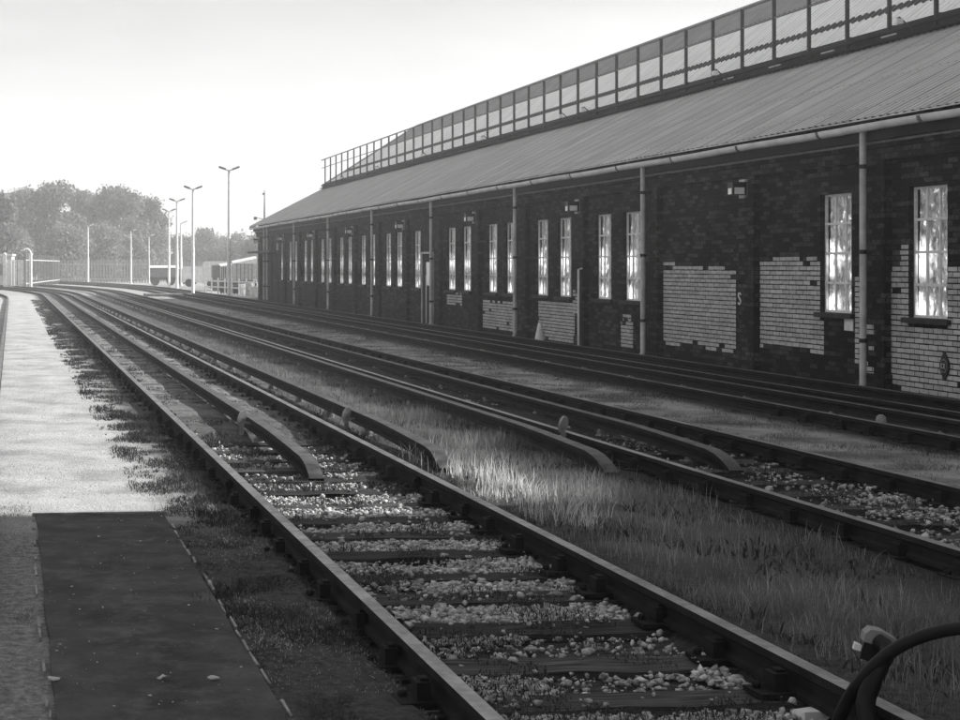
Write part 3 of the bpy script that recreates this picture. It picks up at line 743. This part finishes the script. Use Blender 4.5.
# roofs
def corr(m, ua, ub, ya, za, yb, zb, pitch=.2, amp=.022, mat=0, nseg=3, u_at_top=None, under=.0):
    """ribbed sheet from eave (ya,za) to head (yb,zb)"""
    d = Vector((0, yb-ya, zb-za)); nrm = Vector((0, -(zb-za), (yb-ya))).normalized()
    if nrm.z < 0: nrm = -nrm
    us = []; u = ua
    while u < ub:
        for o, hh in ((0, 0), (.45, 0), (.55, 1), (.9, 1)):
            if u+o*pitch < ub: us.append((u+o*pitch, hh))
        u += pitch
    us.append((ub, 0)); rows = []
    for k in range(nseg+1):
        s = k/nseg
        rows.append([Vector((uu, ya, za))+d*s+nrm*amp*hh+Vector((0, 0, .006*math.sin(uu*.9+k))) for uu, hh in us])
    flip = ya > yb
    m.grid(rows, mat, False, False, flip=False)
ER = [(.41, 3.845), (-3.42, 5.80)]
m = MB(); corr(m, U0, U1+.25, ER[0][0], ER[0][1], ER[1][0], ER[1][1]); 
# underside sheet & edge
m.face([(U0, ER[0][0], ER[0][1]-.02), (U1+.25, ER[0][0], ER[0][1]-.02), (U1+.25, ER[1][0], ER[1][1]-.02), (U0, ER[1][0], ER[1][1]-.02)])
corr(m, U0, U1+.25, -13.6, 3.8, -9.6, 5.8)
roof = m.build('roof', M['roof'], shed)
m = MB(); m.box(U0, U1+.25, ER[0][0]-.03, ER[0][0]+.002, 3.832, 3.844); m.build('roof_edge', M['gutter'], roof)
m = MB(); T = Matrix.Translation(Vector((U1+.25, ER[0][0], ER[0][1]))) ; 
A = Vector((U1+.27, ER[0][0], ER[0][1])); B = Vector((U1+.27, ER[1][0], ER[1][1]))
m.grid([[A+Vector((0, 0, .03)), B+Vector((0, 0, .03))], [A+Vector((0, 0, -.16)), B+Vector((0, 0, -.16))]]); m.build('bargeboard', M['fascia'], roof)
# raised curb, ledge and flashing
RZ = 6.10
m = MB(); m.box(U0, U1+.05, -3.65, -3.43, 5.6, RZ); m.box(U0, U1+.05, -9.6, -9.4, 5.6, RZ); m.box(U1-.1, U1+.05, -9.4, -3.65, 5.6, RZ)
m.box(U0, U1+.05, -3.428, -3.35, 5.98, 6.03); m.build('curb', M['fascia'], shed)
m = MB(); m.box(U0, U1+.1, -3.43, -3.28, 5.845, 5.875); m.build('flashing', M['fascia'], shed)
for u in np.arange(pu(900, 15.4), 36, 2.2):
    m = MB(); m.box(u, u+.5, -3.34, -3.32, 5.91, 5.935); m.build('ledge_strip', M['pipe'], shed)
# upper roof with hipped far end
RV, RZT = -6.5, 8.46
UR = pu(417, 18.5)
UHE = U1-.1
def upp(t): return (-3.6+(RV+3.6)*t, RZ+(RZT-RZ)*t)
def uend(t): return UHE+(UR-UHE)*t
def band(t0, t1, mat, name, parent, pitch=.25, amp=.02):
    m = MB()
    for side in (0, 1):
        y0b, z0b = upp(t0); y1b, z1b = upp(t1)
        if side: y0b, y1b = 2*RV-y0b, 2*RV-y1b
        us = []; u = U0
        while u < uend(t0):
            for o, hh in ((0, 0), (.45, 0), (.55, 1), (.9, 1)): us.append((u+o*pitch, hh))
            u += pitch
        r0 = [(min(a, uend(t0)), y0b, z0b+amp*h) for a, h in us]; r1 = [(min(a, uend(t1)), y1b, z1b+amp*h) for a, h in us]
        m.grid([r0, r1], 0)
    # hip end
    y0b, z0b = upp(t0); y1b, z1b = upp(t1)
    m.face([(uend(t0), y0b, z0b), (uend(t1), y1b, z1b), (uend(t1), 2*RV-y1b, z1b), (uend(t0), 2*RV-y0b, z0b)])
    return m.build(name, mat, parent)
ur = band(.66, 1.0, M['roof_dark'], 'upper_roof', shed)
band(0, .20, M['glazing'], 'skylight', ur); band(.27, .64, M['glazing'], 'skylight', ur)
band(.20, .27, M['metal_dark'], 'purlin', ur, amp=.028); band(.64, .66, M['metal_dark'], 'purlin', ur, amp=.028)
m = MB(); m.tube([(U0, RV, RZT+.02), (UR, RV, RZT+.02), (UHE, -3.6, RZ+.03)], .06, 8); m.build('ridge_cap', M['roof_dark'], ur)
# walkway railing in front of the upper roof
ry = -3.40; zt = 7.36
m = MB(); m.tube([(U0+2, ry, zt), (U1, ry, zt)], .03, 8); m.tube([(U0+2, ry, 6.94), (U1, ry, 6.94)], .02, 8)
rail = m.build('railing', M['metal_rail'], shed)
m = MB(); m.box(-.03, .03, ry-.03, ry+.03, 5.86, zt); m.box(-.06, .06, ry-.06, ry+.06, 5.85, 5.9); m.box(-.02, .02, ry-.1, ry+.02, 6.0, 6.12)
first = None
for i, u in enumerate(np.arange(pu(934.3, 15.4)-9, U1+.1, 1.49)):
    if u < U0+2: continue
    if first is None: o = m.build('post', M['metal_dark'], rail); first = o
    else: o = first.copy(); col.objects.link(o)
    o.location = (u, 0, 0)
# small floodlights at the head of the lower roof
for px in (347, 383, 430, 491, 571, 593, 727, 913):
    u = pu(px, 15.3); m = MB(); m.tube([(u, -3.3, 5.9), (u, -3.05, 6.12), (u-.1, -2.95, 6.08)], .015, 6)
    f = m.build('roof_lamp', M['metal_dark'], shed)
    m = MB(); m.box(u-.17, u-.08, -3.02, -2.92, 5.98, 6.07, 0, .008); m.build('lamp_housing', M['white'], f)
# ------------------------------------------------------------------ unseen tall block, added to cast the shade over the foreground
m = MB(); tb = tag(empty('shade_block', origin, phi), 'unseen tall brick block added at the near end of the shed to cast shade', 'shade block')
m.box(-22, 11.9, -13, .1, -.3, 10.2); m.build('wall', M['brick'], tb)
m = MB(); A = [(-22.3, .5, 10.2), (-22.3, -6.4, 11.0), (-22.3, -13.4, 10.2)]; B = [(12.05, p[1], p[2]) for p in A]; m.grid([A, B]); m.face([A[0], A[2], B[2], B[0]]); m.build('roof', M['roof'], tb)
for u in np.arange(-20, 8, 4):
    m = MB(); m.box(u, u+1.4, .102, .15, 1.2, 3.4); m.build('window', M['glass'], tb)
# ------------------------------------------------------------------ things by the wall
def cone(px, py, h):
    d = gd(py); p = at(px, d); o = tag(empty('traffic_cone', p), 'small white traffic cone standing at the foot of the shed wall', 'traffic cone')
    m = MB(); m.box(-.17, .17, -.17, .17, 0, .03); m.build('base', M['black'], o)
    m = MB(); m.lathe([(.12, .03), (.035, h-.01), (.025, h)], (0, 0, 0), 16); m.build('body', M['white'], o)
cone(539.5, 342.5, .46)
# cable loop, connector and white blocks at the bottom right corner
m = MB(); D = 5.9
path_ = [(836, 742, 6.15), (842, 712, 6.1), (856, 687, 6.0), (876, 664, 5.95), (902, 645, 5.9), (930, 634, 5.85), (962, 628, 5.8), (1000, 628, 5.8), (1040, 640, 5.8), (1070, 668, 5.9), (1085, 720, 6.0)]
pts = [at(a, d, max(.03, hgt(b, d))) for a, b, d in path_]
def cr(P, n=6):
    out = []
    for i in range(len(P)-1):
        p0, p1, p2, p3 = P[max(i-1, 0)], P[i], P[i+1], P[min(i+2, len(P)-1)]
        for k in range(n):
            t = k/n; out.append(.5*((2*p1)+(p2-p0)*t+(2*p0-5*p1+4*p2-p3)*t*t+(3*p1-p0-3*p2+p3)*t**3))
    return out+[P[-1]]
m.tube(cr(pts), .024, 12); 
tag(m.build('cable', M['black']), 'thick black cable looping up out of the grass at the bottom right corner', 'cable')
m = MB(); pts = [at(a, d, max(.0, hgt(b, d))) for a, b, d in [(872, 735, 5.9), (866, 700, 5.95), (880, 668, 5.95), (888, 650, 6.0), (878, 640, 6.05)]]
m.tube(cr(pts), [.034 if i < 10 else .028 for i in range(25)], 12); 
tag(m.build('cable_stub', M['black']), 'short black cable stub rising inside the loop to the pale capped connector', 'cable')
o = empty('connector', at(876, 6.1, hgt(646, 6.1)), -.35); tag(o, 'pale capped connector block leaning beside the thick black cable', 'connector')
m = MB(); pr = [(-.055, 0), (-.055, .03), (-.04, .052), (.0, .056), (.055, .04), (.058, 0)]
A = [(a, -.04, b+.01) for a, b in pr]; B = [(a, .04, b+.01) for a, b in pr]
T = Matrix.Rotation(.25, 4, 'Y'); A = [T @ Vector(p) for p in A]; B = [T @ Vector(p) for p in B]
m.face(A); m.face(B[::-1]); m.grid([B, A], 0, False, True); m.build('cap', M['roof_dark'], o)
m = MB(); m.box(-.05, .05, -.035, .035, -.06, .008, 0, .004, T); m.build('body', M['black_gloss'], o)
m = MB(); m.box(-.075, -.05, -.02, .02, -.035, -.01, 0, .002, T); m.build('lug', M['white'], o)
m = MB(); T = Matrix.Translation(at(820, 6.42, 0)) @ Matrix.Rotation(.1, 4, 'Z'); m.box(-.09, .08, -.05, .05, -.02, .03, 0, .01, T)
tag(m.build('painted_block', M['white']), 'wide white painted block lying at the bottom edge left of the cable', 'block')
m = MB(); T = Matrix.Translation(at(861, 6.42, 0)) @ Matrix.Rotation(-.3, 4, 'Z'); m.box(-.022, .022, -.06, .06, -.02, .03, 0, .008, T)
tag(m.build('painted_block', M['white']), 'narrow white painted block at the bottom edge under the cable', 'block')
# fallen leaves / litter on the asphalt
for i, (px, py, lab) in enumerate([(81, 524, 'crumpled white scrap lying just right of the asphalt corner'), (187, 554, 'small dark stone on the path edging'), (163, 696, 'pale curled leaf at the foot of the asphalt patch'), (214, 697, 'pale flat leaf right of the curled one on the asphalt'), (53, 697, 'pale leaf at the left edge of the asphalt')]):
    if i == 0: px, py = 186, 524
    d = gd(py); p = at(px, d, .07 if i else .03); m = MB(); random.seed(i+50)
    s = .028
    pts = [Vector((s*math.cos(a)*random.uniform(.6, 1.2), s*.6*math.sin(a)*random.uniform(.6, 1.2), random.uniform(.002, .02))) for a in [k*math.pi/4 for k in range(8)]]
    c0 = Vector((0, 0, .016))
    for k in range(8): m.face([p+c0, p+pts[k], p+pts[(k+1) % 8]])
    for k in range(8): m.face([p+c0-Vector((0, 0, .004)), p+pts[(k+1) % 8]-Vector((0, 0, .004)), p+pts[k]-Vector((0, 0, .004))])
    tag(m.build('stone' if i == 1 else ('paper_scrap' if i == 0 else 'fallen_leaf'), M['black'] if i == 1 else M['pipe' if i else 'white']), lab, 'stone' if i == 1 else ('litter' if i == 0 else 'leaf'))
# ------------------------------------------------------------------ lamp masts
def mast(px, pyb, pyt, label, r=.09, kind='twin'):
    d = gd(pyb); p = at(px, d); h = hgt(pyt, d)
    o = tag(empty('lamp_mast', p, -TH), label, 'lamp mast', 'lamp masts of the yard')
    m = MB(); m.lathe([(r*1.5, -.1), (r*1.5, .12), (r, .16), (r, h*.45), (r*.8, h*.46), (r*.6, h)], (0, 0, 0), 10); m.build('pole', M['white'], o)
    m = MB()
    arms = (-1, 1) if kind == 'twin' else (1,)
    for s in arms: m.tube([(0, 0, h-.05), (s*.16, 0, h+.02), (s*.28, 0, h+.08)], .03, 6)
    m.build('arm', M['metal_rail'], o)
    for s in arms:
        m = MB(); T = Matrix.Translation(Vector((s*.36, 0, h+.1))) @ Matrix.Rotation(-s*.35, 4, 'Y'); m.box(-.19, .19, -.14, .14, -.05, .05, 0, .01, T); m.build('lamp_head', M['metal_rail' if kind == 'twin' else 'white'], o)
    return o
mast(229, 299.5, 170, 'tallest lamp mast, rising just left of the shed behind the low fence', .1)
mast(193, 296, 189, 'white lamp mast with twin heads second from the shed', .1)
mast(177, 291, 201, 'white lamp mast with twin heads left of the second tallest one', .1)
mast(169, 288, 211, 'white lamp mast leftmost of the close group of tall masts', .1)
mast(181, 285.5, 223, 'short distant lamp mast just right of the close pair', .11, 'one')
mast(88, 284, 226, 'lone white lamp mast in front of the tall trees', .1, 'one')
mast(131, 283.5, 231, 'white lamp mast in front of the palisade fence, middle of the three by the trees', .09, 'one')
mast(149, 283, 236, 'thin lamp mast at the right end of the palisade fence', .08, 'one')
d = 92; p = at(264.5, d); o = tag(empty('aerial_mast', p), 'thin dark aerial mast rising behind the far end of the shed', 'aerial')
m = MB(); m.tube([(0, 0, 0), (0, 0, hgt(212, d)), (0, 0, hgt(190, d))], [.06, .05, .02], 8); m.build('pole', M['metal_rail'], o)
m = MB(); m.tube([(0, 0, hgt(219, d)), (-.5, 0, hgt(218, d))], .02, 6); m.box(-.62, -.45, -.06, .06, hgt(219, d)-.05, hgt(219, d)+.12); m.box(-.12, 0, -.02, .02, hgt(195, d), hgt(193, d)); m.build('bracket', M['metal_rail'], o)
# ------------------------------------------------------------------ trees
LV = np.array([(-.5, -.5, 0), (.5, -.5, 0), (.5, .5, 0), (-.5, .5, 0)])
def tree(px, d, wpx, pyt, label, leaf='leaf', seed=0, n=5200, base=.12, group='trees beyond the yard fence', ls=.3):
    r = np.random.default_rng(seed); rd = random.Random(seed)
    p = at(px, d); H = hgt(pyt, d); W = wpx/F*d
    o = tag(empty('tree', p), label, 'tree', group)
    m = MB(); th = H*.55; pts = [Vector((0, 0, -.2))]; 
    for k in range(1, 6): pts.append(Vector((rd.uniform(-.12, .12)*k*.4, rd.uniform(-.12, .12)*k*.4, th*k/5)))
    m.tube(pts, [.32, .27, .22, .17, .12, .06], 8)
    cl = []
    nc = 30
    for i in range(nc):
        a = rd.uniform(0, 6.28); zz = rd.uniform(base, .93); prof = math.sin(math.pi*min(1, max(0, (zz-base*.3)/(1.12-base*.3))))**.6
        rr = W*.5*prof*rd.uniform(.25, .8); c = Vector((math.cos(a)*rr, math.sin(a)*rr, H*zz)); s = rd.uniform(.17, .27)*min(W, H*.9)*(1 if zz < .75 else .75)
        c.z = min(c.z, H-s*.55); cl.append((c, s)); q = pts[min(5, max(1, int(zz*5)))]
        m.tube([q, q.lerp(c, .5)+Vector((0, 0, .2)), c], [.09, .05, .02], 5)
    m.build('trunk', M['bark'], o)
    V = []
    per = n//nc
    for c, s in cl:
        q = r.normal(0, 1, (per, 3)); q /= np.linalg.norm(q, axis=1)[:, None]; q *= (s*(.35+.7*r.random(per)**.6))[:, None]; q[:, 2] *= .8
        # feathery lumps
        q += r.normal(0, .3, (per, 3)); q += np.array(c)
        V.append(q)
    q = np.concatenate(V); q[:, 2] = np.maximum(q[:, 2], .15)
    N = len(q); A = r.normal(0, 1, (N, 3)); A /= np.linalg.norm(A, axis=1)[:, None]; B = np.cross(A, r.normal(0, 1, (N, 3))); B /= np.linalg.norm(B, axis=1)[:, None]
    s = (ls*r.uniform(.5, 1.2, N))[:, None]
    Vv = np.stack([q-A*s*.5, q+B*s*.32, q+A*s*.5, q-B*s*.32], 1)
    np_mesh('crown', Vv, [(0, 1, 2, 3)], M[leaf], None, o)
    return o
T_ = [(-6, 118, 46, 178, 'dark tree at the extreme left edge, nearest of the left trees', 'leaf', 1), (28, 150, 60, 192, 'pale tree right of the edge tree, behind the white gate', 'leaf_pale', 2),
      (12, 140, 44, 232, 'low bushy tree over the pale gate at far left', 'leaf_pale', 13),
      (58, 145, 62, 186, 'tall dense tree second from the left', 'leaf', 3), (62, 132, 52, 224, 'rounded low tree in front of the tall dense one', 'leaf_pale', 4), (84, 160, 52, 191, 'tree in the dip between the two tall crowns', 'leaf', 5),
      (116, 150, 66, 189, 'tallest broad tree behind the lone white mast', 'leaf', 6), (145, 155, 48, 196, 'tall tree at the right end of the big left clump', 'leaf', 7), (104, 140, 44, 226, 'lower tree behind the middle of the palisade fence', 'leaf_pale', 8),
      (134, 142, 36, 236, 'small tree behind the right part of the palisade fence', 'leaf_pale', 14),
      (160, 190, 26, 232, 'small far tree between the left clump and the masts', 'leaf_pale', 15),
      (184, 185, 36, 238, 'small tree seen between the close masts', 'leaf', 9), (208, 180, 40, 230, 'highest of the low trees left of the shed', 'leaf', 10), (236, 175, 42, 234, 'low broad tree behind the stored wagons', 'leaf_pale', 11), (257, 165, 34, 238, 'low tree directly left of the shed end', 'leaf', 12), (222, 190, 40, 240, 'far low tree filling the gap behind the wagons', 'leaf', 16)]
for a in T_: tree(a[0], a[1]+38, a[2], a[3], a[4], a[5], a[6], n=(20000 if a[3] < 200 else 9000), ls=.42)
# ------------------------------------------------------------------ fences
def palisade(pa, pb, hh, label, sp=.3, fw=.6):
    A, B = pa, pb; L = (B-A).length; o = tag(empty('palisade_fence', A, math.atan2((B-A).y, (B-A).x)), label, 'fence')
    m = MB(); k = 0; x = 0
    while x < L:
        m.box(x, x+sp*fw, -.02, .02, .05, hh+random.uniform(-.02, .02)); x += sp
    m.build('pales', M['roof_dark'], o)
    m = MB(); m.box(0, L, .022, .06, .4, .47); m.box(0, L, .022, .06, hh-.45, hh-.38); m.build('fence_rail', M['gutter'], o)
    x = 0
    while x <= L: m = MB(); m.box(x-.05, x+.05, .062, .16, -.1, hh+.05); m.build('post', M['metal_rail'], o); x += 2.75
palisade(at(52, 158), at(152, 160), 2.3, 'grey palisade fence behind the lone mast, below the tall trees', .3)
palisade(at(26, 118), at(60, 150), 2.6, 'tall pale palisade fence receding at left towards the trees', 1.4, .05)
palisade(at(150, 170), at(262, 165), 2.2, 'long pale fence behind the masts and wagons', .3)
# white gate and cabin at the left
o = tag(empty('site_cabin', at(-6, 128), -TH), 'pale site cabin at the far left edge behind the fence', 'cabin')
m = MB(); m.box(-3.2, 1.4, 0, 3, .1, 2.55); m.build('wall', M['pipe'], o); m = MB(); m.box(-3.3, 1.5, -.1, 3.1, 2.552, 2.7); m.build('roof', M['white'], o)
for xx in (-2.5, -1.0, .3):
    m = MB(); m.box(xx, xx+.7, -.03, -.003, 1.0, 1.9); m.build('window', M['metal_rail'], o)
o = tag(empty('gate', at(18, 120), -TH), 'white boarded gate between pillars at far left', 'gate')
for xx in (-1.0, .95):
    m = MB(); m.box(xx-.12, xx+.12, -.12, .12, 0, 2.6); m.lathe([(.16, 2.6), (.16, 2.66), (.02, 2.75)], (xx, 0, 0), 8); m.build('pillar', M['white'], o)
for k in range(2):
    m = MB(); 
    for j in range(4): m.box(-.86+k*.85+j*.2, -.69+k*.85+j*.2, -.03, .03, .15, 2.2)
    m.build('gate_leaf', M['white'], o)
o = tag(empty('swan_neck_lamp', at(31, 116), -TH), 'white swan-neck lamp post beside the white gate', 'lamp post')
m = MB(); m.tube([(0, 0, 0), (0, 0, 2.5), (-.05, 0, 2.8), (-.25, 0, 3.0), (-.5, 0, 2.95)], .06, 8); m.build('pole', M['white'], o); m = MB(); m.box(-.75, -.45, -.1, .1, 2.84, 2.94); m.build('lamp_head', M['white'], o)
# ------------------------------------------------------------------ stored wagons, cabins, vans behind the masts
def wagon(px0, px1, d, pyt, pyb, label, slope=0, body='white', roofm='white', ribs=True):
    x0 = 0; L = (px1-px0)/F*d; H = hgt(pyt, d); zb = .75; o = tag(empty('goods_wagon', at(px0, d), -TH), label, 'wagon', 'stored wagons beyond the masts')
    m = MB(); m.box(.04, L-.04, .04, 2.4, zb, H-.12); m.build('body', M[body], o)
    m = MB(); rows = []
    for xx, dz in ((-.05, 0), (L+.05, slope)): rows.append([(xx, yy, H-.1+dz+.18*math.sin(math.pi*(i/6))) for i, yy in enumerate(np.linspace(-.08, 2.5, 7))])
    m.grid(rows, 0, True); m.face([rows[0][0], rows[1][0], (L+.05, -.08, H-.118), (-.05, -.08, H-.118)]); m.build('roof', M[roofm], o)
    if ribs:
        m = MB()
        for k in range(1, 6): m.box(L*k/6-.03, L*k/6+.03, -.005, .038, zb, H-.13)
        m.build('ribs', M['metal_rail'], o)
    m = MB(); m.box(0, L, .2, 2.2, zb-.25, zb-.002); m.build('underframe', M['metal_dark'], o)
    for xx in (L*.2, L*.8):
        m = MB(); m.tube([(xx, .3, .42), (xx, .42, .42)], .4, 14); m.build('wheel', M['metal_dark'], o)
wagon(233, 256, 112, 262, 292, 'pale ribbed wagon with a rising white roof nearest the shed', .35, 'pipe')
wagon(220, 231, 116, 265, 291, 'short pale wagon with white roof between the dark gaps', .12, 'gutter')
wagon(150, 176, 140, 266.5, 287, 'long wagon with bright white roof behind the close masts', 0, 'metal_rail')
wagon(178, 197, 145, 268, 287, 'grey wagon seen between the masts', 0, 'roof_dark', 'roof_dark')
o = tag(empty('container', at(212.5, 113), -TH), 'dark upright container left of the short pale wagon', 'container'); m = MB(); m.box(0, .55, 0, 2, 0, hgt(265, 113)); m.build('body', M['roof_dark'], o); m = MB(); m.box(.04, .51, -.03, -.003, .1, hgt(265, 113)-.1); m.build('door', M['metal_rail'], o)
def van(px, d, L, label, g='vehicles parked beyond the masts', H=2.2, mat='white'):
    o = tag(empty('parked_van', at(px, d), -TH), label, 'van', g)
    prof = [(0, .35), (0, H*.85), (.12, H), (L*.68, H), (L*.82, H*.58), (L*.98, H*.48), (L, .4)]
    m = MB(); A = [(a, 0, b) for a, b in prof]; B = [(a, 1.8, b) for a, b in prof]; m.face(A); m.face(B[::-1]); m.grid([B, A], 0, False, True); m.build('body', M[mat], o)
    m = MB(); m.face([(L*.62, -.012, H*.6), (L*.79, -.012, H*.6), (L*.69, -.012, H*.9), (L*.62, -.012, H*.9)]); m.build('side_window', M['black_gloss'], o)
    for xx in (L*.18, L*.82):
        m = MB(); m.tube([(xx, -.02, .33), (xx, .2, .33)], .33, 14); m.build('wheel', M['black'], o)
van(203, 125, 3.6, 'white van parked right of the tall twin mast', H=2.1)
van(182, 133, 3.2, 'small pale van parked behind the close masts', H=1.7, mat='gutter')
# low wall and clutter at the yard edge
A, B = at(206, 104), at(257, 93); m = MB(); ang = math.atan2((B-A).y, (B-A).x); o = tag(empty('post_and_rail_fence', A, ang), 'low white post and rail fence in front of the wagons', 'fence')
L = (B-A).length; m.box(0, L, -.02, .02, .75, .85); m.box(0, L, -.02, .02, .38, .46); m.build('fence_rail', M['white'], o)
x = 0
while x < L: m = MB(); m.box(x-.06, x+.06, -.08, -.021, 0, 1.0); m.build('post', M['white'], o); x += 1.55
labs = ['stacked pale crate beneath the wagon nearest the shed', 'dark crate left of the pale crate by the white fence', 'pale drum standing by the white fence beside the shed end', 'grey crate close to the tallest mast', 'small white crate touching the shed end', 'dark low crate in front of the short wagon']
for i, (px, d, s, mt, lb) in enumerate([(246, 97, .7, 'white', labs[0]), (240, 98, .6, 'metal_dark', labs[1]), (250, 95, .55, 'pipe', labs[2]), (233.5, 99, .6, 'roof_dark', labs[3]), (255, 93.5, .6, 'white', labs[4]), (224, 101, .5, 'metal_dark', labs[5])]):
    o = tag(empty('drum' if i == 2 else 'crate', at(px, d), random.uniform(-.4, .4)), lb, 'drum' if i == 2 else 'crate'); m = MB()
    if i == 2: m.lathe([(.27, 0), (.29, .02), (.28, .3), (.29, .32), (.28, .6), (.29, .82), (.26, .84)], (0, 0, 0), 14)
    else:
        m.box(-s/2, s/2, -s/2, s/2, .06, s*.95)
        for a in (-1, 0, 1): m.box(a*s*.35-.05, a*s*.35+.05, -s/2-.03, -s/2-.002, .0, s)
    m.build('body', M[mt], o)
# level crossing boards far down the yard
m = MB(); A = at(168, gd(297)); 
for k in range(6): m.box(A.x-1.3, A.x+1.3, A.y-1+k*.36, A.y-1+k*.36+.32, -.02, .19)
tag(m.build('crossing_boards', M['edging']), 'pale crossing boards laid over the wall-side track far down the yard', 'boards')
# ------------------------------------------------------------------ haze
m = MB(); m.box(-260, 320, -40, 420, -1.2, 40)
hz = NT('haze_air'); hz.t.nodes.remove(hz.b)
pv = hz.n('ShaderNodeVolumePrincipled', {'Color': (1, 1, 1, 1), 'Density': .0017, 'Anisotropy': .2}); hz.l(pv.outputs[0], hz.out.inputs['Volume'])
tag(m.build('haze', hz.mat), kind='stuff')
sc.cycles.volume_bounces = 0; sc.cycles.max_bounces = 6; sc.cycles.use_denoising = True
